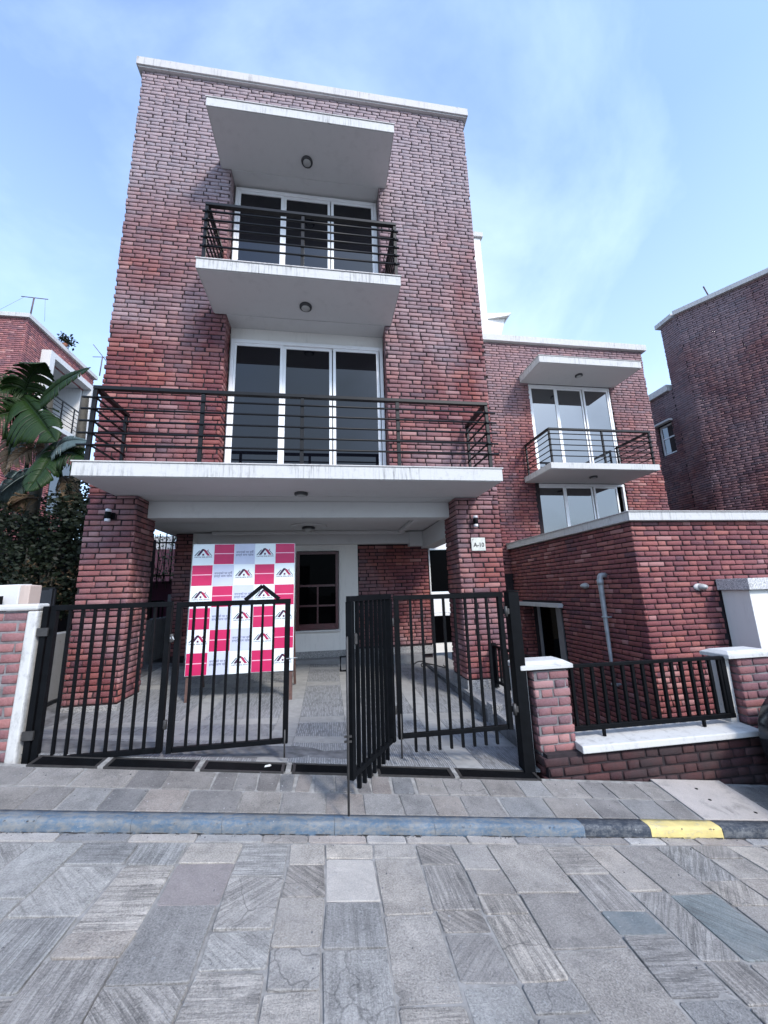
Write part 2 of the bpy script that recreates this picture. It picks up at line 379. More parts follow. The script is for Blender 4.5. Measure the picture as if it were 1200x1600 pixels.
class MB:
    """collects solid shapes in world coordinates; build() links them as one mesh object"""
    def __init__(s): s.bm = bmesh.new(); s.mi = 0
    def poly(s, pts):
        f = s.bm.faces.new([s.bm.verts.new(tuple(p)) for p in pts]); f.material_index = s.mi; return f
    def hexa(s, p, bev=0.0):
        """p: 8 corners, bottom four counter-clockwise then top four"""
        v = [s.bm.verts.new(tuple(q)) for q in p]
        fs = []
        for idx in ((3, 2, 1, 0), (4, 5, 6, 7), (0, 1, 5, 4), (1, 2, 6, 5), (2, 3, 7, 6), (3, 0, 4, 7)):
            f = s.bm.faces.new([v[i] for i in idx]); f.material_index = s.mi; fs.append(f)
        if bev > 0:
            es = list({e for f in fs for e in f.edges})
            bmesh.ops.bevel(s.bm, geom=es, offset=bev, segments=1 if bev < 0.004 else 2, affect='EDGES', profile=0.5, material=-1)
        return s
    def box(s, x0, x1, y0, y1, z0, z1, bev=0.0):
        if x0 > x1: x0, x1 = x1, x0
        if y0 > y1: y0, y1 = y1, y0
        if z0 > z1: z0, z1 = z1, z0
        return s.hexa([(x0, y0, z0), (x1, y0, z0), (x1, y1, z0), (x0, y1, z0), (x0, y0, z1), (x1, y0, z1), (x1, y1, z1), (x0, y1, z1)], bev)
    def bar(s, a, b, w, h, bev=0.0, up=(0, 0, 1)):
        """rectangular bar from a to b, w across, h along up"""
        a = Vector(a); b = Vector(b); d = (b - a).normalized(); up = Vector(up)
        if abs(d.dot(up)) > 0.95: up = Vector((0, 1, 0))
        sd_ = d.cross(up).normalized(); u = sd_.cross(d).normalized()
        c = []
        for q in (a, b):
            c.append([q - sd_ * w / 2 - u * h / 2, q + sd_ * w / 2 - u * h / 2, q + sd_ * w / 2 + u * h / 2, q - sd_ * w / 2 + u * h / 2])
        p = [c[0][0], c[0][1], c[1][1], c[1][0], c[0][3], c[0][2], c[1][2], c[1][3]]
        return s.hexa(p, bev)
    def tube(s, pts, r, n=8, cap=True):
        pts = [Vector(p) for p in pts]; rs = r if isinstance(r, (list, tuple)) else [r] * len(pts)
        rings = []; ref = None
        for i, p in enumerate(pts):
            d = (pts[min(i + 1, len(pts) - 1)] - pts[max(i - 1, 0)]).normalized()
            if ref is None: ref = Vector((0, 0, 1)) if abs(d.z) < 0.9 else Vector((1, 0, 0))
            a = d.cross(ref).normalized(); b = d.cross(a).normalized(); ref = b.cross(d) if False else ref
            rings.append([s.bm.verts.new(p + (a * math.cos(t) + b * math.sin(t)) * rs[i]) for t in [2 * math.pi * k / n for k in range(n)]])
        for i in range(len(rings) - 1):
            for k in range(n):
                f = s.bm.faces.new([rings[i][k], rings[i][(k + 1) % n], rings[i + 1][(k + 1) % n], rings[i + 1][k]]); f.smooth = True; f.material_index = s.mi
        if cap:
            for q in (rings[0][::-1], rings[-1]):
                f = s.bm.faces.new(q); f.material_index = s.mi
        return s
    def lathe(s, c, axis, prof, n=20):
        """prof: list of (radius, distance along axis)"""
        c = Vector(c); d = Vector(axis).normalized(); ref = Vector((0, 0, 1)) if abs(d.z) < 0.9 else Vector((1, 0, 0))
        a = d.cross(ref).normalized(); b = d.cross(a)
        rings = [[s.bm.verts.new(c + d * h + (a * math.cos(t) + b * math.sin(t)) * max(r, 1e-4)) for t in [2 * math.pi * k / n for k in range(n)]] for r, h in prof]
        for i in range(len(rings) - 1):
            for k in range(n):
                f = s.bm.faces.new([rings[i][k], rings[i][(k + 1) % n], rings[i + 1][(k + 1) % n], rings[i + 1][k]]); f.smooth = True; f.material_index = s.mi
        for q in (rings[0][::-1], rings[-1]):
            f = s.bm.faces.new(q); f.material_index = s.mi
        return s
    def build(s, name, mat, parent=None, loc=None):
        bmesh.ops.recalc_face_normals(s.bm, faces=s.bm.faces)
        if loc is None:
            if s.bm.verts:
                co = np.array([v.co for v in s.bm.verts]); loc = tuple((co.min(0) + co.max(0)) / 2)
            else: loc = (0, 0, 0)
        bmesh.ops.translate(s.bm, verts=s.bm.verts, vec=-Vector(loc))
        me = bpy.data.meshes.new(name); s.bm.to_mesh(me); s.bm.free()
        for q in (mat if isinstance(mat, (list, tuple)) else [mat]): me.materials.append(MT[q])
        return reg(bpy.data.objects.new(name, me), loc, parent)
def box(name, mat, parent, x0, x1, y0, y1, z0, z1, bev=0.0):
    return MB().box(x0, x1, y0, y1, z0, z1, bev).build(name, mat, parent)
def share(o, name, parent, loc, rot=None):
    """another piece alike o: same mesh data"""
    q = o.copy(); q.name = name
    for k in list(q.keys()):
        if k in ('label', 'category', 'group', 'kind'): del q[k]
    q.parent = None; W_loc = V(*loc)
    q.parent = parent; q.location = tuple(W_loc - (W[parent.name] if parent else V(0, 0, 0)))
    if rot is not None: q.rotation_euler = rot
    COL.objects.link(q); W[q.name] = W_loc; return q

# ------------------------------------------------------------------ bricks
COURSE = 0.0723; ST = 0.252; HD = 0.134; JT = 0.0155
def brick_rows(P0, U, N, L, z0, z1, holes=(), course=COURSE, flip=0, depth=0.03, st=ST, hd=HD, jt=JT, hj=0.0072):
    """Flemish bond on the wall P0 + U*u, heights z0..z1, outward normal N; holes in (u0,u1,z0,z1)"""
    P0 = V(*P0); U = V(*U); N = V(*N); outl = []
    k0 = int(math.floor(z0 / course)); k1 = int(math.ceil(z1 / course))
    for k in range(k0, k1):
        b0 = k * course + jt * 0.5; b1 = (k + 1) * course - jt * 0.5
        c0 = max(b0, z0); c1 = min(b1, z1)
        if c1 - c0 < 0.02: continue
        zc = (c0 + c1) / 2
        u = -(((k + flip) % 2) * (st + hd) / 2.0 + 0.1 * 0) - 0.0 + (0.012 * (random.random() - 0.5))
        if (k + flip) % 2: u = -(st * 0.5 + hd * 0.5)
        u += random.uniform(-0.028, 0.028) - 0.028
        i = 0
        while u < L:
            w = st if (i % 2 == 0) else hd
            w += random.gauss(0, 0.004); a, b = u + hj, u + w - hj
            u += w; i += 1
            j = (random.random() - 0.5) * 0.012
            a = max(a + j, 0.0); b = min(b + j + (random.random() - 0.5) * 0.004, L)
            if b - a < 0.03: continue
            segs = [(a, b)]
            for h0, h1, hz0, hz1 in holes:
                if hz0 - 0.01 < zc < hz1 + 0.01:
                    ns = []
                    for s0, s1 in segs:
                        if s1 <= h0 or s0 >= h1: ns.append((s0, s1)); continue
                        if s0 < h0 - 0.03: ns.append((s0, h0))
                        if s1 > h1 + 0.03: ns.append((h1, s1))
                    segs = ns
            for s0, s1 in segs:
                tone = min(1.0, max(0.0, random.gauss(0.5, 0.24) + (0.10 if w == hd else 0)))
                if random.random() < 0.03: tone = 1.0
                c = P0 + U * ((s0 + s1) / 2) + N * (random.random() * 0.007 - 0.003); c[2] = zc
                outl.append((c, U, N, s1 - s0, c1 - c0, tone, depth))
    return outl
_BV = None
def brick_arrays(recs):
    """chamfered blocks, 12 verts and 9 faces each, centre at the brick face"""
    n = len(recs)
    C = np.array([r[0] for r in recs]); U = np.array([r[1] for r in recs]); N = np.array([r[2] for r in recs])
    Lh = np.array([r[3] for r in recs])[:, None] / 2; Hh = np.array([r[4] for r in recs])[:, None] / 2; D = np.array([r[6] for r in recs])[:, None]
    T = np.array([r[5] for r in recs])
    ch = np.minimum(0.0060, Hh * 0.30)
    sg = [(-1, -1), (1, -1), (1, 1), (-1, 1)]
    Zv = np.array([[0, 0, 1.0]])
    vs = np.zeros((n, 12, 3))
    tilt = rng.normal(0, 0.0022, (n, 1))
    for i, (a, b) in enumerate(sg):
        j = rng.normal(0, 0.0022, (n, 1)); j2 = rng.normal(0, 0.0019, (n, 1)); j3 = rng.normal(0, 0.001, (n, 1))
        vs[:, i] = C + U * (a * Lh) + Zv * (b * Hh) - N * D
        vs[:, 4 + i] = C + U * (a * Lh + j) + Zv * (b * Hh + j2) - N * ch
        vs[:, 8 + i] = C + U * (a * (Lh - ch) + j) + Zv * (b * (Hh - ch) + j2) + N * (j3 + tilt * a)
    base = []
    for i in range(4):
        k = (i + 1) % 4
        base += [(i, k, 4 + k, 4 + i), (4 + i, 4 + k, 8 + k, 8 + i)]
    base.append((8, 9, 10, 11))
    return vs, np.array(base), T
def brick_mesh(name, recs, mat, origin):
    vs, base, T = brick_arrays(recs); n = len(recs)
    v = (vs.reshape(-1, 3) - V(*origin)); f = (base[None] + (np.arange(n) * 12)[:, None, None]).reshape(-1, 4)
    # keep faces outward when U x Z points the other way
    side = np.cross(recs[0][1], [0, 0, 1]) @ recs[0][2]
    me = bpy.data.meshes.new(name)
    me.vertices.add(len(v)); me.vertices.foreach_set('co', v.ravel())
    me.loops.add(f.size); me.polygons.add(len(f))
    me.polygons.foreach_set('loop_start', np.arange(len(f)) * 4)
    flip = np.array([(np.cross(r[1], [0, 0, 1]) @ r[2]) < 0 for r in recs])
    fl = np.repeat(flip, 9); f[fl] = f[fl][:, ::-1]
    me.loops.foreach_set('vertex_index', f.ravel().astype(np.int32))
    me.update(calc_edges=True)
    at = me.attributes.new('tone', 'FLOAT', 'POINT'); at.data.foreach_set('value', np.repeat(T, 12).astype(np.float32))
    me.materials.append(MT[mat]); return me
_variants = {}
def px_of(c):
    q = CM.T @ V(*c)
    if q[2] < 0.2: return None
    return 600 + 600 * q[0] / q[2], 800 + 600 * q[1] / q[2]
def lay_bricks(parent, recs, mat, singles=300, name='brick'):
    """the bricks that show largest become parts, the rest one joined part"""
    sc = []
    for i, r in enumerate(recs):
        p = px_of(r[0]); 
        if p is None or not (-5 < p[0] < 1205 and -5 < p[1] < 1605): sc.append(0); continue
        d2 = r[0] @ r[0]; sc.append(r[3] * r[4] * abs(r[0] @ r[2]) / d2 ** 1.5)
    order = np.argsort(-np.array(sc)); top = [i for i in order[:singles] if sc[i] > 0]; ts = set(top)
    rest = [r for i, r in enumerate(recs) if i not in ts]
    for i in top:
        c, U, N, l, h, tone, dep = recs[i]
        key = (round(l / 0.008), round(h / 0.004), min(5, int(tone * 6)), mat, dep)
        if key not in _variants:
            _variants[key] = brick_mesh(name, [(V(0, 0, 0), V(1, 0, 0), V(0, -1, 0), l, h, tone, dep)], mat, (0, 0, 0))
        o = bpy.data.objects.new(name, _variants[key])
        reg(o, tuple(c), parent)
        ang = math.atan2(U[1], U[0])
        if (np.cross(U, [0, 0, 1]) @ N) < 0: ang += math.pi
        if abs(ang) > 1e-6: o.rotation_euler = (0, 0, ang)
    if rest:
        org = parent and tuple(W[parent.name]) or (0, 0, 0)
        o = bpy.data.objects.new('brickwork', brick_mesh('brickwork', rest, mat, org)); reg(o, org, parent)
        if len(top): o['kind'] = 'stuff'
        else: o['kind'] = 'stuff'

# ================================================================== SETTING
SLOPE = -0.115
def road_z(x, y): return -1.38 + SLOPE * x - 0.03 * y
def pave_z(x, y): return -1.7674 + SLOPE * x + 0.13 * y
def grate_z(x): return pave_z(x, 3.29)
def drive_z(x, y):
    a = -1.345 + SLOPE * (x - 0.17)
    b = -1.41 - 0.04 * x + 0.04 * (y - 5.4)
    t = min(1.0, max(0.0, (y - 3.42) / 1.7)); t = t * t * (3 - 2 * t)
    return a * (1 - t) + b * t

g = MB(); g.poly([(-300, -300, -2.9), (300, -300, -2.9), (300, 300, -2.9), (-300, 300, -2.9)])
tag(g.build('ground', 'ground_soil'), kind='structure')

def sheet(name, mat, zf, xs, ys, off=0.0, kind='structure'):
    b = MB(); grid = [[b.bm.verts.new((x, y, zf(x, y) + off)) for x in xs] for y in ys]
    for j in range(len(ys) - 1):
        for i in range(len(xs) - 1):
            b.bm.faces.new([grid[j][i], grid[j][i + 1], grid[j + 1][i + 1], grid[j + 1][i]])
    o = b.build(name, mat, None, (0, 0, 0)); tag(o, kind=kind); return o

road = sheet('road', 'joint_cement', road_z, [-12, 12], [-6, 2.752], -0.006)
pavement = sheet('pavement', 'joint_cement', pave_z, [-12, 12], [2.80, 3.30], -0.006)

def stone(name, mat, parent, quad, zf, thick=0.05, ch=0.003, rough=0.0025, lift=0.0):
    """a laid stone: quad of (x, y); slightly uneven top with a worn edge"""
    cx = sum(q[0] for q in quad) / 4; cy = sum(q[1] for q in quad) / 4
    b = MB(); bm = b.bm
    # 8-gon outline with nibbled corners
    pts = []
    for i in range(4):
        p, q, r = quad[i - 1], quad[i], quad[(i + 1) % 4]
        k = 0.003 + random.random() * 0.010
        for (a, w) in ((p, k), (r, k * (0.6 + random.random() * 0.8))):
            dx, dy = a[0] - q[0], a[1] - q[1]; l = math.hypot(dx, dy) or 1
            pts.append((q[0] + dx / l * w, q[1] + dy / l * w))
    def shrink(p, s):
        dx, dy = cx - p[0], cy - p[1]; l = math.hypot(dx, dy); return (p[0] + dx / l * s, p[1] + dy / l * s)
    tx, ty = random.gauss(0, rough), random.gauss(0, rough)
    def top(p, dz): return (p[0], p[1], zf(*p) + lift + dz + tx * (p[0] - cx) * 4 + ty * (p[1] - cy) * 4)
    low = [bm.verts.new((p[0], p[1], zf(*p) - thick)) for p in pts]
    mid = [bm.verts.new(top(p, -ch)) for p in pts]
    hi = [bm.verts.new(top(shrink(p, ch * 1.3), random.gauss(0, 0.0007))) for p in pts]
    n = len(pts)
    for i in range(n):
        k = (i + 1) % n
        bm.faces.new([low[i], low[k], mid[k], mid[i]]); bm.faces.new([mid[i], mid[k], hi[k], hi[i]])
    cc = bm.verts.new((cx, cy, zf(cx, cy) + lift + random.random() * 0.001))
    for i in range(n): bm.faces.new([hi[i], hi[(i + 1) % n], cc])
    return b.build(name, mat, parent, (cx, cy, zf(cx, cy) + lift))

# road paving: columns of split slate running towards the kerb
cols = [-3.2, -2.93, -2.66, -2.38, -2.12, -1.84, -1.57, -1.32, -1.03, -0.768, -0.481, -0.215, -0.004, 0.266, 0.521, 0.755, 0.983, 1.349, 1.62, 1.834, 2.13, 2.40, 2.68, 2.95, 3.25, 3.52, 3.8]
special = {(-0.004, 2): 'stone_bright', (-0.768, 1): 'stone_pink'}
for ci in range(len(cols) - 1):
    xa, xb = cols[ci], cols[ci + 1]
    y = 2.655; k = 0
    sk = 0.018                          # the joints drift a little to the right towards the kerb
    rr = random.Random(100 + ci)
    yend = 0.9
    if -0.01 < xa < 0: cuts = [2.655, 2.515, 2.19, 1.93, 1.62, 1.25, 0.9]
    elif -0.78 < xa < -0.76: cuts = [2.655, 2.475, 2.185, 1.80, 1.52, 1.2, 0.9]
    elif 1.34 < xa < 1.36: cuts = [2.655, 2.38, 2.105, 1.96, 1.66, 1.3, 0.9]
    elif 1.83 < xa < 1.84: cuts = [2.655, 2.22, 1.80, 1.3, 0.9]
    else:
        cuts = [2.655]
        while cuts[-1] > 0.9: cuts.append(cuts[-1] - rr.choice([0.13, 0.19, 0.24, 0.28, 0.34, 0.42]))
    for k in range(len(cuts) - 1):
        y1, y0 = cuts[k], cuts[k + 1]
        def sx(x, y): return x + sk * (y - 2.65) + 0.006 * math.sin(x * 7 + y * 9)
        j = lambda: rr.uniform(-0.005, 0.005)
        gp = 0.0055
        quad = [(sx(xa, y0) + gp + j(), y0 + gp + j()), (sx(xb, y0) - gp + j(), y0 + gp + j()), (sx(xb, y1) - gp + j(), y1 - gp + j()), (sx(xa, y1) + gp + j(), y1 - gp + j())]
        mat = 'slate_road'
        if -0.01 < xa < 0 and k == 1: mat = 'stone_bright'
        if -0.78 < xa < -0.76 and k == 1: mat = 'stone_pink'
        if 1.34 < xa < 1.36 and k == 2: mat = 'stone_blue'
        if 1.83 < xa < 1.84 and k == 1: mat = 'stone_teal'
        stone('paving_stone', mat, road, quad, road_z, lift=rr.uniform(-0.002, 0.003))
x = -3.3
while x < 4.0:                           # narrow pale border along the kerb
    w = random.uniform(0.20, 0.42)
    stone('border_stone', 'stone_border', road, [(x + .004, 2.668), (x + w - .004, 2.668), (x + w - .004, 2.738), (x + .004, 2.738)], road_z, lift=0.002)
    x += w

# pavement flags, two rows
for (ya, yb, s0, ph) in ((2.845, 3.055, 0, 0.0), (3.062, 3.262, 1, 0.12)):
    x = -3.6 + ph
    while x < 5.2:
        w = random.choice([0.22, 0.26, 0.29, 0.31, 0.34])
        crazy = s0 and -0.95 < x < 0.6
        if crazy: w = random.choice([0.12, 0.15, 0.19])
        xb = x + w
        if x < 2.72 < xb: xb = 2.72
        if 2.72 <= x < 3.42: x = 3.42; continue
        j = lambda: random.uniform(-0.006, 0.006)
        gp = random.choice([0.003, 0.004, 0.008])
        if crazy: gp = 0.011; j = lambda: random.uniform(-0.016, 0.016)
        if xb - x > 0.06:
            stone('paving_slab', 'slate_pavement', pavement, [(x + gp + j(), ya + .004), (xb - gp + j(), ya + .004), (xb - gp + j(), yb - .004), (x + gp + j(), yb - .004)], pave_z, lift=random.uniform(-0.001, 0.002))
        x = xb
stone('concrete_cover', 'concrete_slab', pavement, [(2.735, 2.845), (3.41, 2.845), (3.41, 3.325), (2.735, 3.325)], pave_z, lift=0.006, rough=0.0)
cov = MB()
for (x, y) in ((3.05, 3.2), (3.02, 3.06), (3.26, 2.92)):
    cov.lathe((x, y, pave_z(x, y) + 0.004), (0, 0, 1), [(0.012, 0), (0.013, 0.004), (0.007, 0.005)], 8)
cov.build('lifting_hole', 'void', pavement)

# kerb: long stones with a rounded front, painted
kerb = thing('kerb', (0, 2.78, -1.45), None, None, kind='structure')
def kerb_piece(xa, xb, mat):
    n = 14; b = MB(); bm = b.bm
    prof = [(2.742, -0.06, 0), (2.744, 0.006, 0), (2.747, 0.050, 0), (2.754, 0.067, 0), (2.768, 0.073, 0), (2.810, 0.074, 0), (2.841, 0.074, 0), (2.841, -0.06, 0)]
    rings = []
    for i in range(n + 1):
        x = xa + (xb - xa) * i / n
        ring = []
        for (y, h, _) in prof:
            zr = road_z(x, 2.75)
            zt = pave_z(x, 2.84)
            hh = zr + h if h < 0.03 else zr + h * (zt - zr) / 0.074
            wob = random.gauss(0, 0.0022) if h > 0 and y < 2.83 else 0
            ring.append(bm.verts.new((x, y + wob, hh + wob * 0.6)))
        rings.append(ring)
    for i in range(n):
        for k in range(len(prof) - 1):
            f = bm.faces.new([rings[i][k], rings[i + 1][k], rings[i + 1][k + 1], rings[i][k + 1]]); f.smooth = True
    for rg_ in (rings[0], rings[-1][::-1]): bm.faces.new([bm.verts.new(v.co) for v in rg_])
    b.build('kerb_stone', mat, kerb)
x = -4.0
while x < 1.70:
    xb = min(x + random.uniform(0.5, 0.75), 1.72)
    if 1.72 - xb < 0.3: xb = 1.72
    kerb_piece(x + 0.0008, xb - 0.0008, 'kerb_blue'); x = xb
kerb_piece(1.722, 2.21, 'kerb_dark'); kerb_piece(2.212, 2.77, 'kerb_yellow'); kerb_piece(2.774, 3.35, 'kerb_dark'); kerb_piece(3.352, 3.95, 'kerb_dark'); kerb_piece(3.952, 4.6, 'kerb_dark')
gd = MB()
x = -3.4
while x < 4.0:
    w = random.uniform(.02, .12); h = random.uniform(.002, .011) * (1 if random.random() < .75 else 2)
    z = lambda xx, yy: road_z(xx, yy) + .0035
    gd.poly([(x, 2.746, z(x, 2.746)), (x + w * .2, 2.742 - h, z(x, 2.74 - h)), (x + w * .75, 2.742 - h * .8, z(x + w, 2.742)), (x + w, 2.746, z(x + w, 2.746))]); x += w * random.uniform(.7, 1.5)
tag(gd.build('gutter_dirt', 'gutter_dark'), kind='stuff')
# grit and crumbs along the kerb and in the joints
gr = MB()
for i in range(700):
    x = random.uniform(-3, 4); y = random.choice([random.gauss(2.735, 0.012), random.gauss(2.735, 0.012), random.uniform(2.86, 3.28), random.uniform(1.4, 2.7)])
    z = (road_z if y < 2.742 else pave_z)(x, y); s = random.uniform(0.0015, 0.005)
    gr.hexa([(x - s, y - s, z), (x + s, y - s * .6, z), (x + s * .7, y + s, z), (x - s * .8, y + s * .8, z), (x - s * .6, y - s * .5, z + s), (x + s * .5, y - s * .4, z + s * .9), (x + s * .4, y + s * .5, z + s), (x - s * .5, y + s * .4, z + s * .8)])
tag(gr.build('grit', 'joint_dark'), kind='stuff')

# driveway: pale bands in a grid round panels of ribbed tile
ys_ = [3.415 + i * 0.12 for i in range(int((8.2 - 3.415) / 0.12) + 1)]
drive = sheet('driveway', 'joint_dark', drive_z, [-3.45 + i * 0.3 for i in range(19)], ys_, -0.004)
xb_ = [(-1.62, -1.38), (-0.55, -0.31), (0.20, 0.44), (1.06, 1.30)]
yb_ = [(3.93, 4.17), (4.73, 4.96), (6.28, 6.50), (7.3, 7.5)]
def edges(lo, hi, bands, step):
    o = []; x = lo
    for a, b in bands + [(hi, hi)]:
        if a > x:
            n = max(1, round((a - x) / step)); o += [(x + (a - x) * i / n, x + (a - x) * (i + 1) / n, 0) for i in range(n)]
        if b > a: o.append((a, b, 1))
        x = b
    return o
ntile = 0
for (xa, xb2, px_) in edges(-2.9, 1.84, xb_, 0.36):
    for (ya, yb2, py_) in edges(3.42, 7.72, yb_, 0.36):
        mat = 'tile_pale' if (px_ or py_) else 'tile_dark'
        b = MB()
        q = [(xa + .002, ya + .002), (xb2 - .002, ya + .002), (xb2 - .002, yb2 - .002), (xa + .002, yb2 - .002)]
        lf = random.uniform(-0.001, 0.001)
        cor = [(p[0], p[1], drive_z(*p) - .02) for p in q] + [(p[0], p[1], drive_z(*p) + lf) for p in q]
        b.hexa(cor); b.build('floor_tile', mat, drive); ntile += 1

# drain gratings in a row across the gateway
def grating(xa, xb, lab):
    t = thing('drain_grate', ((xa + xb) / 2, 3.35, pave_z((xa + xb) / 2, 3.35)), lab, 'drain grate', 'drain grates across the gateway')
    zf = lambda x, y: pave_z(x, 3.29) + 0.004 + (y - 3.29) * 0.06
    fr = MB()
    for (x0, x1, y0, y1) in ((xa, xb, 3.268, 3.280), (xa, xb, 3.398, 3.412), (xa, xa + .022, 3.280, 3.398), (xb - .022, xb, 3.280, 3.398)):
        fr.hexa([(x0, y0, zf(x0, y0) - .03), (x1, y0, zf(x1, y0) - .03), (x1, y1, zf(x1, y1) - .03), (x0, y1, zf(x0, y1) - .03), (x0, y0, zf(x0, y0)), (x1, y0, zf(x1, y0)), (x1, y1, zf(x1, y1)), (x0, y1, zf(x0, y1))])
    fr.build('frame', 'metal_hinge', t)
    pit = MB(); pit.hexa([(xa, 3.30, zf(xa, 3.3) - .09), (xb, 3.30, zf(xb, 3.3) - .09), (xb, 3.40, zf(xb, 3.4) - .09), (xa, 3.40, zf(xa, 3.4) - .09), (xa, 3.30, zf(xa, 3.3) - .05), (xb, 3.30, zf(xb, 3.3) - .05), (xb, 3.40, zf(xb, 3.4) - .05), (xa, 3.40, zf(xa, 3.4) - .05)])
    pit.build('channel', 'void', t)
    for i in range(8):
        y = 3.288 + i * 0.0142
        b = MB(); b.hexa([(xa + .02, y, zf(xa, y) - .016), (xb - .02, y, zf(xb, y) - .016), (xb - .02, y + .0065, zf(xb, y) - .016), (xa + .02, y + .0065, zf(xa, y) - .016), (xa + .02, y, zf(xa, y) - .003), (xb - .02, y, zf(xb, y) - .003), (xb - .02, y + .0065, zf(xb, y) - .003), (xa + .02, y + .0065, zf(xa, y) - .003)])
        b.build('slat', 'metal_black', t)
for i, (xa, xb, lab) in enumerate([(-2.05, -1.60, 'dark drain grate at the foot of the left gate post, leftmost of the row'), (-1.56, -0.95, 'dark drain grate below the left half of the left gate, second from the left'),
        (-0.91, -0.32, 'dark drain grate below the part of the left gate in front of the banner'), (-0.26, 0.35, 'dark drain grate in the open gap between the two gates'),
        (0.39, 0.99, 'dark drain grate just right of the outward swung gate leaf'), (1.04, 1.72, 'dark drain grate at the foot of the right gate post, rightmost of the row')]):
    grating(xa, xb, lab)
b = MB()
for x in (-1.58, -0.93, -0.29, 0.37, 1.015):
    z = pave_z(x, 3.29) + .008
    b.hexa([(x - .018, 3.268, z - .04), (x + .018, 3.268, z - .04), (x + .018, 3.412, z - .033), (x - .018, 3.412, z - .033), (x - .018, 3.268, z), (x + .018, 3.268, z - .004), (x + .018, 3.412, z + .003), (x - .018, 3.412, z + .007)])
tag(b.build('drain_edging', 'joint_cement'), kind='structure')

# ================================================================== MAIN HOUSE
XL, XR, YF = -3.11, 2.585, 5.4
H = thing('brick_townhouse', (0, 5.4, -1.4), 'tall three storey brick house with stacked white balconies above an open carport', 'house')
COLL, COLR = -2.50, 1.905          # inner faces of the two carport columns
F2 = (-1.515, 0.925, 1.525, 4.20); F3 = (-1.575, 0.895, 4.36, 6.945)   # recesses (x0, x1, z0, z1)
bk = MB(); yb = YF + 0.016
bk.box(XL + .014, COLL - .014, yb, 6.0, -1.7, 1.34)
bk.box(COLR + .014, XR - .014, yb, 6.0, -1.7, 1.34)
bk.box(XL + .014, F2[0] - .014, yb, 5.72, 1.40, 4.28); bk.box(F2[1] + .014, XR - .014, yb, 5.72, 1.40, 4.28)
bk.box(XL + .014, F3[0] - .014, yb, 5.72, 4.282, 7.02); bk.box(F3[1] + .014, XR - .014, yb, 5.72, 4.282, 7.02)
bk.box(XL + .014, XR - .014, yb, 5.72, 7.022, 8.80)
bk.build('backing_wall', 'mortar', H)
sh = MB()
sh.box(XL + .04, XL + .3, 5.73, 12.4, 1.30, 8.70); sh.box(XR - .3, XR - .04, 5.73, 12.4, 1.30, 8.70); sh.box(XL + .31, XR - .31, 12.1, 12.4, -1.7, 8.70)
sh.box(XL + .31, XR - .31, 5.95, 12.0, 8.45, 8.60)
sh.build('side_wall', 'plaster_wall', H)
recs = []
B = brick_rows
colz0 = -1.235
recs += B((XL, YF, 0), (1, 0, 0), (0, -1, 0), COLL - XL, colz0, 1.34)
recs += B((COLR, YF, 0), (1, 0, 0), (0, -1, 0), XR - COLR, colz0, 1.34)
recs += B((COLL, YF, 0), (0, 1, 0), (1, 0, 0), 0.60, colz0, 1.34, flip=1)
recs += B((COLR, YF, 0), (0, 1, 0), (-1, 0, 0), 0.60, colz0, 1.34, flip=1)
recs += B((COLR + .0, 6.0, 0), (1, 0, 0), (0, 1, 0), XR - COLR, colz0, 1.10)
up = [(F2[0] - XL, F2[1] - XL, F2[2] - .2, F2[3] + .17), (F3[0] - XL, F3[1] - XL, F3[2] - .02, F3[3])]
recs += B((XL, YF, 0), (1, 0, 0), (0, -1, 0), XR - XL, 1.53, 8.80, up)
recs += B((F2[0], YF + .02, 0), (0, 1, 0), (1, 0, 0), 0.25, 1.53, 4.19, flip=1); recs += B((F2[1], YF + .02, 0), (0, 1, 0), (-1, 0, 0), 0.25, 1.53, 4.19, flip=1)
recs += B((F3[0], YF + .02, 0), (0, 1, 0), (1, 0, 0), 0.25, 4.36, 6.94, flip=1); recs += B((F3[1], YF + .02, 0), (0, 1, 0), (-1, 0, 0), 0.25, 4.36, 6.94, flip=1)
recs += B((XL, YF + .03, 0), (0, 1, 0), (-1, 0, 0), 0.57, colz0, 1.34); recs += B((XR, YF + .03, 0), (0, 1, 0), (1, 0, 0), 0.57, colz0, 1.34)
recs += B((XL, YF, 0), (1, 0, 0), (0, -1, 0), .295, 1.345, 1.525) + B((2.28, YF, 0), (1, 0, 0), (0, -1, 0), XR - 2.28, 1.345, 1.525)
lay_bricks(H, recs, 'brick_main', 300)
for (a, c) in ((XL, COLL), (COLR, XR)):
    box('column_base', 'granite', H, a - .004, c + .012, YF - .012, 6.012, -1.75, colz0 - .008, .004)

# slabs
def slab(nm, x0, x1, y0, z0, z1, y1=YF + .03, mat='fascia_white'):
    s = box(nm, mat, H, x0, x1, y0, y1, z0, z1, .004)
    box('drip_edge', 'coping_grey', s, x0 - .012, x1 + .012, y0 - .012, y1, z1 + .001, z1 + .014)
    return s
slab('balcony_slab', -2.81, 2.265, 4.53, 1.352, 1.515)
box('slab_root', 'plaster_ceiling', H, -2.80, 2.255, YF + .031, 5.95, 1.346, 1.39)
box('backing_wall', 'mortar', H, XL + .014, -2.815, YF + .016, 5.72, 1.341, 1.399); box('backing_wall', 'mortar', H, 2.27, XR - .014, YF + .016, 5.72, 1.341, 1.399)
slab('balcony_slab', -1.70, 1.03, 4.56, 4.205, 4.350)
slab('canopy_slab', -1.735, 1.03, 4.55, 6.952, 7.105)
# soffits (smooth painted undersides, a touch inside the edge)
for (x0, x1, y0, z) in ((-2.79, 2.245, 4.55, 1.352), (-1.68, 1.01, 4.58, 4.205), (-1.715, 1.01, 4.57, 6.952)):
    box('soffit', 'plaster_ceiling', H, x0, x1, y0, YF + .002, z - .006, z - .001)
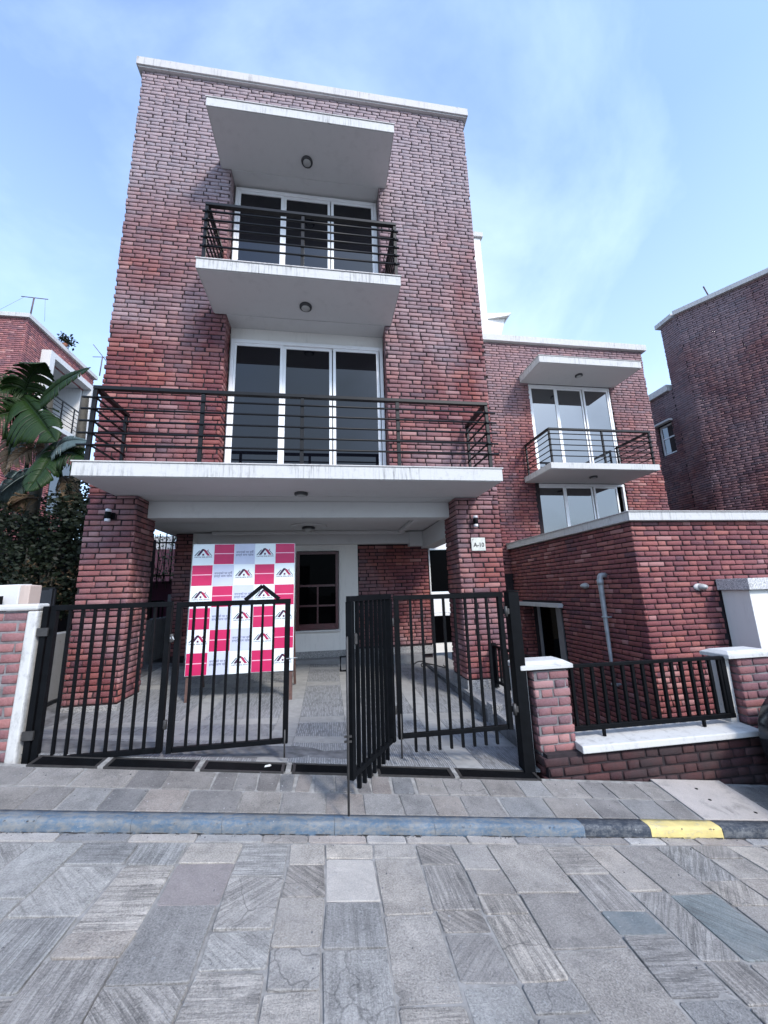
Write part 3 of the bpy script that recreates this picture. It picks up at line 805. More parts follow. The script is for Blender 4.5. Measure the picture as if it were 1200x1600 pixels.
# coping on the roof line
b = MB(); b.box(XL - .075, XR + .075, YF - .075, 5.80, 8.825, 8.99, .006); b.box(XL - .05, XR + .05, YF - .05, 5.78, 8.802, 8.824)
b.build('roof_coping', 'coping_grey', H)

def window(parent, x0, x1, z0, z1, y, panes, mat='frame_white', gl='glass', jamb=.05, head=.06, sillh=.05, dp=.07, mull=None):
    """frame with sliding sashes; panes: list of (x0, x1) clear glass widths"""
    f = MB()
    f.box(x0, x0 + jamb, y - dp, y, z0, z1, .003); f.box(x1 - jamb, x1, y - dp, y, z0, z1, .003)
    f.box(x0 + jamb + .001, x1 - jamb - .001, y - dp, y, z1 - head, z1, .003); f.box(x0 + jamb + .001, x1 - jamb - .001, y - dp, y, z0, z0 + sillh, .003)
    w = f.build('window', mat, parent)
    zb, zt = z0 + sillh + .001, z1 - head - .001
    for k, (a, c) in enumerate(panes):
        yo = y - dp * 0.55 + (0.018 if k % 2 else 0.0)
        st_ = .045
        s = MB(); lo, hi = a - st_, c + st_
        lo = max(lo, x0 + jamb + .002) if k == 0 else lo; hi = min(hi, x1 - jamb - .002) if k == len(panes) - 1 else hi
        s.box(lo, a, yo - .02, yo + .012, zb, zt, .002); s.box(c, hi, yo - .02, yo + .012, zb, zt, .002)
        s.box(a, c, yo - .02, yo + .012, zb, zb + .05); s.box(a, c, yo - .02, yo + .012, zt - .045, zt)
        s.build('sash', mat, w)
        box('pane', gl, w, a - .005, c + .005, yo - .006, yo, zb + .03, zt - .03)
    return w
# recess walls and doors of the two upper storeys
def recess(F, ztop, panes, zf):
    x0, x1, z0, z1 = F
    b = MB()
    b.box(x0 - .0, x1 + .0, 5.695, 5.72, ztop + .002, z1 + .06)
    b.box(x0 - .0, panes[0][0] - .0, 5.695, 5.72, z0 - .1, ztop); b.box(panes[-1][1], x1, 5.695, 5.72, z0 - .1, ztop)
    b.build('recess_wall', 'plaster_wall', H)
    box('soffit', 'plaster_ceiling', H, x0 + .002, x1 - .002, YF - .0, 5.694, z1 - .012 + .006, z1 + .004)
    window(H, x0 + .03, x1 - .015, zf, ztop, 5.69, panes)
    box('dark_room', 'room_dark', H, x0 - .05, x1 + .05, 5.9, 5.95, z0 - .1, z1 + .1)
recess((F2[0], F2[1], F2[2], 4.192), 3.945, [(-1.40, -0.735), (-0.645, 0.035), (0.14, 0.80)], 1.53)
recess((F3[0], F3[1], F3[2], 6.94), 6.875, [(-1.46, -0.79), (-0.70, 0.01), (0.115, 0.785)], 4.37)

# railings: flat top rail, round bars that run past the posts, returns to the wall
def railing(parent, x0, x1, yf, yw, z0, z1, posts, bars, ext=.12, endposts=True, pw=.045, name='railing', wallpost_y=None, br=.0135):
    rl = MB(); rl.bar((x0 - .02, yf, z1), (x1 + .02, yf, z1), .06, .045, .004)
    r = rl.build(name, 'metal_rail', parent)
    for x in posts: box('post', 'metal_rail', r, x - pw / 2, x + pw / 2, yf - .018, yf + .018, z0, z1 - .024, .002)
    for z in bars: MB().tube([(x0 - ext, yf - .022, z), (x1 + ext, yf - .022, z)], br, 8).build('rail', 'metal_rail', r)
    for x in (x0, x1):
        MB().bar((x, yf + .03, z1), (x, yw, z1), .06, .045, .004).build('side_rail', 'metal_rail', r)
        box('post', 'metal_rail', r, x - .018, x + .018, yw - .05, yw - .01, z0, z1 - .024, .002)
        for z in bars: MB().tube([(x + (.02 if x < 0 else -.02), yf - .06, z + .001), (x + (.02 if x < 0 else -.02), yw - .01, z + .001)], br, 8).build('rail', 'metal_rail', r)
    return r
railing(H, -2.705, 2.145, 4.60, YF - .06, 1.53, 2.455, [-2.705, -1.50, -0.31, 0.915, 2.145], [2.325, 2.18, 2.03, 1.88, 1.735])
railing(H, -1.635, 0.985, 4.63, YF - .02, 4.365, 5.295, [-1.635, -0.34, 0.985], [5.165, 5.025, 4.885, 4.745, 4.60], .05)

# carport: beam between the columns, ceiling, back wall with door, plinth
b = MB(); b.box(COLL + .002, COLR - .002, 5.72, 5.98, 1.10, 1.343, .004)
b.box(COLL + .002, COLR - .002, 7.86, 7.995, .96, 1.20)
b.box(1.99, 2.28, 6.02, 7.99, .86, 1.20, .004); b.box(1.70, 1.985, 7.80, 7.99, .90, 1.20, .004)
b.build('beam', 'plaster_ceiling', H)
b = MB(); b.box(XL, XR, 5.985, 12.0, 1.225, 1.30)
b.box(COLL - .5, COLR + .6, 6.02, 6.10, 1.15, 1.222, .02); b.box(COLL + .3, COLR - .3, 7.72, 7.80, 1.15, 1.222, .02)
b.box(1.45, 1.53, 6.12, 7.7, 1.15, 1.222, .02)
b.lathe((-.34, 7.2, 1.224), (0, 0, -1), [(0.34, 0), (0.34, .012), (.30, .02), (.24, .012), (.16, .02), (.10, .012)], 28)
b.build('carport_ceiling', 'plaster_ceiling', H)
bw = MB(); bw.box(-2.62, -0.62, 8.0, 8.2, -1.6, 1.22); bw.box(0.245, 0.63, 8.0, 8.2, -1.6, 1.22); bw.box(-0.619, 0.244, 8.0, 8.2, 0.84, 1.22); bw.box(-0.619, 0.244, 8.0, 8.2, -1.6, -0.735)
bw.build('carport_wall', 'plaster_wall', H)
box('skirting', 'granite', H, -2.62, 2.14, 7.965, 7.998, -1.27, -1.115, .003)
box('step', 'tile_plain', H, -2.6, 1.9, 7.74, 7.96, -1.6, -1.235, .004)
# brick panels left and right of the rendered wall
box('backing_wall', 'mortar', H, .645, 2.14, 8.03, 8.2, -1.6, 1.0); box('backing_wall', 'mortar', H, -2.94, -2.63, 8.03, 8.2, -1.6, 1.22)
r2 = B((.64, 8.01, 0), (1, 0, 0), (0, -1, 0), 1.52, -1.11, .95) + B((-2.95, 8.01, 0), (1, 0, 0), (0, -1, 0), .32, -1.11, 1.2)
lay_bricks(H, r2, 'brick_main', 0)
box('wall_edge', 'plaster_white', H, 2.142, 2.166, 7.98, 8.2, -1.1, .95)
# carved window with four lower lights
d = MB(); d.box(-.60, -.545, 7.93, 8.06, -.71, .82, .004); d.box(.17, .225, 7.93, 8.06, -.71, .82, .004); d.box(-.544, .169, 7.93, 8.06, .765, .82); d.box(-.544, .169, 7.93, 8.06, -.71, -.60)
d.box(-.20, -.17, 7.95, 8.05, -.599, .12); d.box(-.544, .169, 7.945, 8.055, .12, .16); d.box(-.544, -.201, 7.955, 8.045, -.27, -.235); d.box(-.169, .169, 7.955, 8.045, -.27, -.235)
cw = d.build('carport_window', 'door_maroon', H)
for (a, c, e, f) in ((-.545, .17, .16, .766), (-.545, -.20, -.235, .12), (-.17, .17, -.235, .12), (-.545, -.20, -.60, -.27), (-.17, .17, -.60, -.27)):
    box('pane', 'glass_deep', cw, a + .001, c - .001, 8.0, 8.006, e + .001, f - .001)
box('window_ledge', 'plaster_white', H, -.64, .265, 7.94, 7.999, -.755, -.72, .003)
# rear bay at the right: dark window, white panels, dark opening
box('window_head', 'frame_white', H, 2.17, 3.1, 8.25, 8.29, .86, 1.0); box('window_rail', 'frame_white', H, 2.17, 3.1, 8.25, 8.29, -.20, -.06, .004); box('window_panel', 'frame_white', H, 2.17, 3.1, 8.25, 8.28, -.50, -.21); box('window_rail', 'frame_white', H, 2.17, 3.1, 8.24, 8.29, -.56, -.51, .004); box('threshold', 'plaster_wall', H, 2.17, 3.1, 8.2, 8.5, -1.3, -1.12)
box('rear_pane', 'glass_deep', H, 2.17, 3.1, 8.27, 8.276, -.055, .855); box('rear_pane', 'glass_deep', H, 2.17, 3.1, 8.27, 8.276, -1.11, -.565)
# raised side path along the right of the driveway
b = MB()
for (y0, y1) in ((3.75, 4.55), (4.552, 5.35), (5.352, 6.2), (6.202, 7.1), (7.102, 8.2)):
    def pz(y): return max(-1.355, -1.355 - 0.0) if y > 4.6 else -1.355 - (4.6 - y) * 0.06
    q = [(1.86, y0), (2.40, y0), (2.40, y1), (1.86, y1)]
    b.hexa([(x, y, -1.9) for x, y in q] + [(x, y, pz(y)) for x, y in q], .004)
b.build('side_path', 'granite', H)
b = MB(); b.box(1.84, 1.97, 4.46, 4.62, -1.8, -1.30, .006); b.build('path_block', 'granite', H)
box('path_edge', 'joint_dark', H, 1.845, 1.858, 3.8, 8.0, -1.8, -1.40)

# ceiling lights
def dome_light(c, lab, grp, s=1.0):
    t = thing('ceiling_light', c, lab, 'ceiling light', grp)
    MB().lathe(c, (0, 0, -1), [(.088 * s, 0), (.092 * s, .012), (.090 * s, .032), (.078 * s, .040), (.066 * s, .041)], 24).build('rim', 'lamp_rim', t)
    MB().lathe(c, (0, 0, -1), [(.065 * s, .030), (.062 * s, .046), (.045 * s, .056), (.02 * s, .060), (.001, .061)], 24).build('diffuser', 'lamp_glass', t)
    return t
GL = 'round ceiling lights under the balconies'
dome_light((-.35, 5.20, 1.346), 'round light under the long lowest balcony of the carport house', GL)
dome_light((-.315, 5.10, 4.199), 'round light under the middle balcony of the tall brick house', GL)
dome_light((-.325, 5.12, 6.946), 'round light under the topmost canopy of the tall brick house', GL)
t = thing('ceiling_light', (-.34, 7.2, 1.2), 'dark pointed light hanging from the carport ceiling before the rear wall', 'ceiling light')
MB().lathe((-.34, 7.2, 1.212), (0, 0, -1), [(.11, 0), (.125, .02), (.12, .045), (.10, .05)], 24).build('rim', 'lamp_rim', t)
MB().lathe((-.34, 7.2, 1.212), (0, 0, -1), [(.10, .045), (.085, .075), (.05, .10), (.015, .115), (.001, .118)], 24).build('diffuser', 'lamp_glass', t)

# up and down wall lights on the columns
def wall_light(x, z, lab):
    t = thing('wall_light', (x, YF, z), lab, 'wall light', 'up and down lights on the carport columns')
    b = MB(); b.box(x + .015, x + .055, YF - .03, YF - .004, z - .04, z + .045, .003); b.lathe((x, YF - .075, z - .045), (0, 0, 1), [(.034, 0), (.036, .004), (.036, .086), (.034, .09)], 18); b.box(x - .01, x + .04, YF - .06, YF - .028, z - .02, z + .02)
    b.build('body', 'metal_black', t)
    for s in (1, -1): MB().lathe((x, YF - .075, z + s * .046), (0, 0, s), [(.033, 0), (.033, .034), (.03, .036)], 18).build('clear_cap', 'lamp_clear', t)
wall_light(-2.80, 1.06, 'black and clear wall light high on the left carport column')
wall_light(2.17, .965, 'black and clear wall light above the number plate on the right column')

# text helper
def text_mesh(s, size, extrude=.0008, bold=0.0):
    cu = bpy.data.curves.new('lettering', 'FONT'); cu.body = s; cu.size = size; cu.extrude = extrude; cu.align_x = 'CENTER'; cu.align_y = 'CENTER'; cu.resolution_u = 3; cu.offset = bold
    o = bpy.data.objects.new('lettering', cu); COL.objects.link(o)
    dg = bpy.context.evaluated_depsgraph_get(); me = bpy.data.meshes.new_from_object(o.evaluated_get(dg))
    bpy.data.objects.remove(o); bpy.data.curves.remove(cu); me.name = 'lettering'
    return me
def put_text(me, name, mat, parent, loc, wdt=None, bold=1.0):
    me.materials.clear(); me.materials.append(MT[mat])
    o = bpy.data.objects.new(name, me); reg(o, loc, parent); o.rotation_euler = (R(90), 0, 0)
    if wdt:
        w = max(v.co.x for v in me.vertices) - min(v.co.x for v in me.vertices); s = wdt / w; o.scale = (s, s * bold, 1)
    return o
t = thing('house_number_sign', (2.205, 5.38, .63), 'small pale plate reading A-10 on the right carport column', 'sign')
box('plate', 'sign_grey', t, 2.10, 2.315, 5.378, 5.392, .535, .728, .002)
put_text(text_mesh('A-10', .12, .0008, .0028), 'lettering', 'ink_black', t, (2.213, 5.3765, .618), .165, 1.1)
lt = put_text(text_mesh('o', .04), 'small_mark', 'ink_black', t, (2.125, 5.3765, .70), .018)

# ================================================================== REAR WHITE TOWER above the neighbour's roof
T = thing('stair_tower', (4.4, 9.6, 6.0), 'cream rendered stair tower with a small roof rising behind the tall brick house', 'tower')
box('wall', 'cream', T, 3.6, 4.80, 9.6, 12.0, 5.2, 10.85); box('coping', 'coping_grey', T, 3.55, 4.87, 9.53, 12.0, 10.86, 11.02, .004)
b = MB(); b.hexa([(4.802, 9.6, 7.95), (5.35, 9.35, 7.92), (5.35, 11.5, 7.92), (4.802, 11.5, 7.95), (4.802, 9.6, 8.15), (5.45, 9.35, 8.02), (5.45, 11.5, 8.02), (4.802, 11.5, 8.15)]); b.hexa([(4.802, 9.62, 6.6), (4.95, 9.62, 6.6), (4.95, 11.4, 6.6), (4.802, 11.4, 6.6), (4.802, 9.62, 7.94), (5.3, 9.5, 7.91), (5.3, 11.4, 7.91), (4.802, 11.4, 7.94)])
b.build('side_canopy', 'plaster_wall', T)

# ================================================================== MIDDLE HOUSE (right, further back)
Mh = thing('brick_house', (6.4, 8.5, -1.8), 'mid sized brick house with white canopy and balcony, behind and right of the tall house', 'house')
MX0, MX1, MY = 4.065, 8.72, 8.5
op = [(5.20 - MX0, 7.56 - MX0, 2.66, 5.20), (5.08 - MX0, 7.56 - MX0, 1.00, 2.50)]
bk = MB()
bk.box(MX0 + .014, 5.186, MY + .016, 8.9, -2.6, 6.33); bk.box(7.574, MX1 - .014, MY + .016, 8.9, -2.6, 6.33)
bk.box(5.187, 7.573, MY + .016, 8.9, 5.21, 6.33); bk.box(5.187, 7.573, MY + .016, 8.9, -2.6, .99)
bk.build('backing_wall', 'mortar', Mh)
b = MB(); b.box(MX0 + .04, MX0 + .3, 8.93, 13, -2.6, 6.3); b.box(MX1 - .3, MX1 - .04, 8.93, 13, -2.6, 6.3); b.box(MX0 + .31, MX1 - .31, 8.95, 13, 6.0, 6.2); b.build('side_wall', 'mortar', Mh)
recs = B((MX0, MY, 0), (1, 0, 0), (0, -1, 0), MX1 - MX0, .30, 6.33, op) + B((MX0, MY + .03, 0), (0, 1, 0), (-1, 0, 0), .7, .3, 6.33) + B((MX1, MY + .03, 0), (0, 1, 0), (1, 0, 0), .7, .3, 6.33)
lay_bricks(Mh, recs, 'brick_mid', 300)
b = MB(); b.box(MX0 - .08, MX1 + .10, MY - .09, 9.0, 6.345, 6.52, .005); b.build('roof_coping', 'fascia_white', Mh)
s = box('canopy_slab', 'fascia_white', Mh, 4.975, 7.70, 7.56, 8.53, 5.205, 5.375, .004); box('drip_edge', 'coping_grey', s, 4.963, 7.712, 7.548, 8.53, 5.376, 5.39)
s = box('balcony_slab', 'fascia_white', Mh, 4.82, 7.50, 7.36, 8.53, 2.50, 2.635, .004)
box('soffit', 'plaster_ceiling', Mh, 4.995, 7.68, 7.58, 8.5, 5.198, 5.204); box('soffit', 'plaster_ceiling', Mh, 4.84, 7.48, 7.38, 8.5, 2.493, 2.499)
window(Mh, 5.20, 7.555, 2.66, 5.19, 8.60, [(5.29, 5.93), (6.03, 6.70), (6.81, 7.46)], gl='glass_mid')
window(Mh, 5.09, 7.555, 1.02, 2.49, 8.60, [(5.18, 5.84), (5.94, 6.62), (6.73, 7.30)], gl='glass_mid', jamb=.06)
box('dark_room', 'room_dark', Mh, 5.0, 7.7, 8.85, 8.9, .9, 5.3)
railing(Mh, 4.90, 7.42, 7.42, 8.46, 2.64, 3.44, [4.90, 6.20, 7.42], [3.32, 3.19, 3.06, 2.93, 2.80], .04, pw=.04, br=.012)
dome_light((6.30, 8.0, 5.197), 'round light under the canopy of the brick house on the right', GL)
dome_light((6.22, 7.9, 2.492), 'round light under the balcony of the brick house on the right', GL)

# ================================================================== ANNEX (low brick wing in front of it)
An = thing('brick_annex', (5.5, 4.8, -2.2), 'low flat roofed brick wing with white coping behind the boundary fence', 'building')
AX, AY = 4.255, 4.8
bk = MB()
bk.box(AX + .016, 9.5, AY + .016, AY + .25, -2.8, .84)
bk.box(AX + .016, AX + .25, AY + .252, 6.70, -2.8, .84); bk.box(AX + .016, AX + .25, 6.702, 8.18, -.335, .84); bk.box(AX + .016, AX + .25, 8.182, 8.48, -2.8, .84); bk.box(AX + .016, AX + .25, 6.702, 8.18, -2.8, -1.62)
bk.box(AX + .3, 9.5, AY + .26, 8.48, .60, .80)
bk.box(AX + .252, AX + .34, 8.15, 8.48, -2.8, .6)
bk.build('backing_wall', 'mortar', An)
recs = B((AX, AY, 0), (1, 0, 0), (0, -1, 0), 3.6, -2.8, .85, [(5.47 - AX, 8.0, -2.8, .02)]) + B((AX, AY, 0), (0, 1, 0), (-1, 0, 0), 3.7, -2.8, .85, [(1.90, 3.38, -1.62, -.335)], flip=1)
recs += B((AX + .02, 8.165, 0), (1, 0, 0), (0, -1, 0), .30, -1.6, -.34)
lay_bricks(An, recs, 'brick_annex', 300)
b = MB()
b.box(AX - .075, 9.5, AY - .075, AY + .30, .862, .985, .005); b.box(AX - .075, AX + .30, AY + .302, 8.6, .862, .985, .005)
cp = b.build('roof_coping', 'fascia_white', An)
b = MB(); b.box(AX - .09, 9.5, AY - .09, AY + .31, .986, .998); b.box(AX - .09, AX + .31, AY + .312, 8.6, .986, .998); b.build('drip_edge', 'coping_grey', cp)
# recessed side window
f = MB(); X0 = AX + .30
f.box(X0, X0 + .07, 6.72, 6.80, -1.6, -.36, .003); f.box(X0, X0 + .07, 8.03, 8.11, -1.6, -.36, .003); f.box(X0, X0 + .07, 6.801, 8.029, -.44, -.36, .003); f.box(X0, X0 + .07, 7.22, 7.40, -1.6, -.441, .003); f.box(X0, X0 + .07, 6.801, 8.029, -1.6, -1.54)
sw = f.build('window', 'frame_grey', An)
for (a, c) in ((6.79, 7.23), (7.39, 8.04)): box('pane', 'glass_deep', sw, X0 + .03, X0 + .036, a, c, -1.55, -.43)
box('lintel', 'fascia_white', An, AX - .10, AX + .2, 6.66, 8.30, -.40, -.325, .004)
MT['lintel_pale'] = MT['coping_grey']
# white bay with granite cap at the right
b = MB(); b.box(5.50, 5.78, 4.42, 4.79, -2.6, -.135, .005); b.box(5.781, 8.0, 4.42, 4.79, -.30, -.135, .004); b.box(5.781, 8.0, 4.42, 4.79, -2.6, -1.6)
b.build('bay_wall', 'plaster_wall', An); box('bay_cap', 'granite_pale', An, 5.44, 8.0, 4.36, 4.79, -.13, .02, .004)
box('bay_pane', 'glass_deep', An, 5.79, 8.0, 4.60, 4.61, -1.6, -.30); box('bay_frame', 'frame_grey', An, 5.785, 5.83, 4.55, 4.66, -1.6, -.31)
# bulkhead lamps and downpipe
def bulkhead(c, n, lab):
    t = thing('bulkhead_lamp', c, lab, 'outdoor lamp', 'oval bulkhead lamps on the annex')
    c = Vector(c); n = Vector(n); u = Vector((0, 0, 1)).cross(n).normalized()
    def blob(name, mat, ctr, ru, rz, rn, half):
        b = MB(); bm = b.bm; nu, nv = 14, 7; rings = []
        for j in range(nv + 1):
            ph = (math.pi / 2) * j / nv; rr = math.cos(ph); h = math.sin(ph) * rn
            rings.append([bm.verts.new(ctr + u * (math.cos(a) * ru * max(rr, .02)) + Vector((0, 0, 1)) * (math.sin(a) * rz * max(rr, .02)) + n * h) for a in [2 * math.pi * k / nu for k in range(nu)]])
        for j in range(nv):
            for k in range(nu):
                f = bm.faces.new([rings[j][k], rings[j][(k + 1) % nu], rings[j + 1][(k + 1) % nu], rings[j + 1][k]]); f.smooth = True
        bm.faces.new(rings[-1]); bm.faces.new(rings[0][::-1])
        return b.build(name, mat, t)
    blob('base', 'coping_grey', c, .095, .05, .035, 1)
    blob('globe', 'lamp_glass', c + u * .02 + n * .012, .072, .046, .085, 1)
bulkhead((AX - .004, 5.955, -.02), (-1, 0, 0), 'oval lamp on the shaded side wall, left of the downpipe')
bulkhead((5.16, AY - .004, -.08), (0, -1, 0), 'oval lamp on the sunlit front wall of the low annex')
dp = thing('downpipe', (4.16, 5.46, -2.0), 'grey plastic downpipe with a bend on the shaded annex wall', 'pipe')
pts = [(4.27, 5.46, .135), (4.20, 5.46, .135), (4.175, 5.46, .128), (4.160, 5.46, .105), (4.155, 5.46, .06), (4.155, 5.46, -2.7)]
MB().tube(pts, .040, 14).build('pipe', 'galvanised', dp)
MB().tube([(4.155, 5.46, .07), (4.155, 5.46, -.01)], .047, 14).build('socket', 'galvanised', dp)
for z in (-.50, -1.45):
    b = MB(); b.lathe((4.155, 5.46, z), (0, 0, 1), [(.040, 0), (.047, .002), (.047, .022), (.040, .024)], 14); b.box(4.19, 4.25, 5.44, 5.48, z, z + .02); b.tube([(4.155, 5.41, z + .01), (4.13, 5.36, z + .01)], .006, 6); b.build('bracket', 'galvanised', dp)

# ================================================================== RIGHT BIG HOUSE
Rh = thing('brick_house', (12, 9.4, -2), 'big purple brick house at the right edge, its blank side wall angled to the street', 'house')
RC = V(11.185, 9.4, 0); Ud = V(.547, -.837, 0); Nd = V(-.837, -.547, 0)
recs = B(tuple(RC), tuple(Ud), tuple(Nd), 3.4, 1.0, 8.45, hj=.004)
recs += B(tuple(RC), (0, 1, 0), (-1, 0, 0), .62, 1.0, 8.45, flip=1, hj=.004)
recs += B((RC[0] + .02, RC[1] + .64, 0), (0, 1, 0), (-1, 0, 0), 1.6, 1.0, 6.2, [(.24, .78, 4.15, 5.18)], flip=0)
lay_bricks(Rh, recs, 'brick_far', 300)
b = MB(); e = RC + Ud * 3.4
def quadwall(b, p, q, thick, z0, z1, n):
    p = V(*p); q = V(*q); n = V(*n)
    c = [p - n * .016, q - n * .016, q - n * (thick), p - n * (thick)]
    b.hexa([(k[0], k[1], z0) for k in c] + [(k[0], k[1], z1) for k in c])
quadwall(b, RC, e, .35, -2.9, 8.45, Nd); quadwall(b, RC + V(0, .02, 0), RC + V(0, .62, 0), .3, -2.9, 8.44, (-1, 0, 0)); quadwall(b, RC + V(.02, .63, 0), RC + V(.02, .87, 0), .3, -2.9, 6.2, (-1, 0, 0)); quadwall(b, RC + V(.02, 1.43, 0), RC + V(.02, 2.3, 0), .3, -2.9, 6.2, (-1, 0, 0))
quadwall(b, RC + V(.02, .87, 0), RC + V(.02, 1.43, 0), .3, -2.9, 4.14, (-1, 0, 0)); quadwall(b, RC + V(.02, .87, 0), RC + V(.02, 1.43, 0), .3, 5.19, 6.2, (-1, 0, 0))
b.build('backing_wall', 'mortar_far', Rh)
b = MB(); o_ = Nd * .09
c = [RC + o_ + V(-.05, .05, 0), e + o_, e - Nd * .4, RC - Nd * .4]
b.hexa([(k[0], k[1], 8.452) for k in c] + [(k[0], k[1], 8.60) for k in c], .004)
b.build('roof_coping', 'coping_grey', Rh)
box('roof_coping', 'coping_grey', Rh, RC[0] - .09, RC[0] + .35, RC[1] + .11, RC[1] + .73, 8.452, 8.60, .004)
box('roof_coping', 'coping_grey', Rh, RC[0] - .07, RC[0] + .35, RC[1] + .735, RC[1] + 2.3, 6.205, 6.42, .004)
f = MB(); fx = RC[0] + .10; y0 = RC[1] + .88; y1 = RC[1] + 1.42
f.box(fx, fx + .05, y0, y0 + .05, 4.15, 5.17); f.box(fx, fx + .05, y1 - .05, y1, 4.15, 5.17); f.box(fx, fx + .05, y0 + .051, y1 - .051, 5.12, 5.17); f.box(fx, fx + .05, y0 + .051, y1 - .051, 4.15, 4.20); f.box(fx, fx + .05, y0 + .051, y1 - .051, 4.70, 4.74)
w = f.build('window', 'frame_white', Rh); box('pane', 'glass_mid', w, fx + .02, fx + .026, y0 + .04, y1 - .04, 4.19, 5.13)
box('window_hood', 'coping_grey', Rh, RC[0] - .12, RC[0] + .1, y0 - .06, y1 + .06, 5.20, 5.26)
an = thing('roof_pole', (11.6, 8.6, 8.6), 'short leaning pipe sticking up from the right house roof', 'pole')
MB().tube([(11.73, 8.72, 8.55), (11.62, 8.75, 9.0)], .022, 6).build('pole', 'antenna_metal', an)

# ================================================================== LEFT NEIGHBOUR HOUSE
Lh = thing('brick_house', (-11, 12.5, -1), 'lower brick house at the left with a white framed corner balcony', 'house')
LX, LY, LT = -9.63, 12.5, 9.02
op = [(.95, 3.15, 6.0, 8.15)]
recs = B((LX, LY, 0), (0, 1, 0), (1, 0, 0), 3.66, .5, LT, op, hj=.004) + B((LX - 2.6, LY, 0), (1, 0, 0), (0, -1, 0), 2.6, .5, LT, flip=1, hj=.004)
lay_bricks(Lh, recs, 'brick_left', 300)
bk = MB(); bk.box(LX - 3, LX - .016, LY + .016, LY + .3, -2.9, LT); bk.box(LX - .4, LX - .016, LY + .301, LY + .94, -2.9, LT); bk.box(LX - .4, LX - .016, LY + .941, LY + 3.16, -2.9, 6.1); bk.box(LX - .4, LX - .016, LY + .941, LY + 3.16, 8.3, LT); bk.box(LX - .4, LX - .016, LY + 3.161, LY + 3.65, -2.9, LT)
bk.box(LX - 3, LX - .5, LY + 3.4, LY + 3.65, -2.9, LT)
bk.build('backing_wall', 'mortar_left', Lh)
b = MB(); b.box(LX - 3, LX + .09, LY - .09, LY + .35, LT + .004, LT + .15, .004); b.box(LX - .35, LX + .09, LY + .351, LY + 3.75, LT + .004, LT + .15, .004); b.build('roof_coping', 'fascia_white', Lh)
# white box balcony on the side
b = MB()
b.box(LX - .02, LX + .30, LY + .75, LY + .98, 6.0, 8.42, .004); b.box(LX - .02, LX + .30, LY + 3.10, LY + 3.30, 6.0, 8.42, .004); b.box(LX - .02, LX + .30, LY + .981, LY + 3.099, 8.22, 8.42, .004); b.box(LX - .02, LX + .30, LY + .981, LY + 3.099, 5.85, 6.02, .004)
b.box(LX - 1.0, LX - .9, LY + .9, LY + 3.2, 6.0, 8.3); b.box(LX - .9, LX - .03, LY + 3.0, LY + 3.098, 6.03, 8.21); b.box(LX - .9, LX - .03, LY + .985, LY + 1.05, 6.03, 8.21); b.box(LX - .9, LX - .03, LY + 1.051, LY + 2.999, 8.22, 8.28)
bal = b.build('balcony_box', 'plaster_white', Lh)
box('balcony_door', 'coping_grey', Lh, LX - .89, LX - .86, LY + 1.9, LY + 2.55, 6.05, 7.9)
r = MB(); r.bar((LX + .26, LY + 1.0, 7.0), (LX + .26, LY + 3.08, 7.0), .04, .04); rr_ = r.build('railing', 'metal_rail', Lh)
for y in (1.05, 1.7, 2.35, 3.0): box('post', 'metal_rail', rr_, LX + .245, LX + .275, LY + y - .02, LY + y + .02, 6.03, 6.98)
for z in (6.2, 6.36, 6.52, 6.68, 6.84): MB().tube([(LX + .27, LY + 1.0, z), (LX + .27, LY + 3.08, z)], .012, 6).build('rail', 'metal_rail', rr_)
# lower window, mostly behind leaves
b = MB(); b.box(LX - .01, LX + .03, LY + 2.0, LY + 3.0, 3.0, 5.0); b.build('lower_window', 'glass_mid', Lh)

def antenna(base, h, lab, arms, wires=False):
    t = thing('tv_antenna', base, lab, 'antenna', 'television antennas on the left roof')
    x, y, z = base
    MB().tube([(x, y, z), (x + .02, y, z + h)], .022, 6).build('mast', 'antenna_metal', t)
    for (a, c) in arms:
        MB().tube([(x + a[0], y + a[1], z + h + a[2]), (x + c[0], y + c[1], z + h + c[2])], .014, 5).build('element', 'antenna_metal', t)
    if wires:
        b = MB(); b.tube([(x - .28, y, z + h), (x - .9, y - .2, z - .1)], .004, 4); b.tube([(x + .35, y, z + h), (x + .3, y + .2, z + .0)], .004, 4); b.build('guy_wire', 'antenna_metal', t)
antenna((-9.66, 12.6, 9.17), .72, 'T shaped antenna on the front corner of the left roof', [((-.36, 0, .02), (.44, 0, -.02))], True)
antenna((-9.35, 16.0, 9.1), .85, 'cross shaped antenna at the far end of the left roof', [((-.35, 0, .0), (.42, 0, .03)), ((-.18, -.35, .35), (.20, .3, -.22))])
t = thing('potted_plant', (-9.6, 14.2, 9.17), 'small dark plants in a pot on the parapet of the left roof', 'plant')
MB().lathe((-9.6, 14.2, 9.17), (0, 0, 1), [(.07, 0), (.09, .12), (.085, .13)], 10).build('pot', 'terracotta', t)

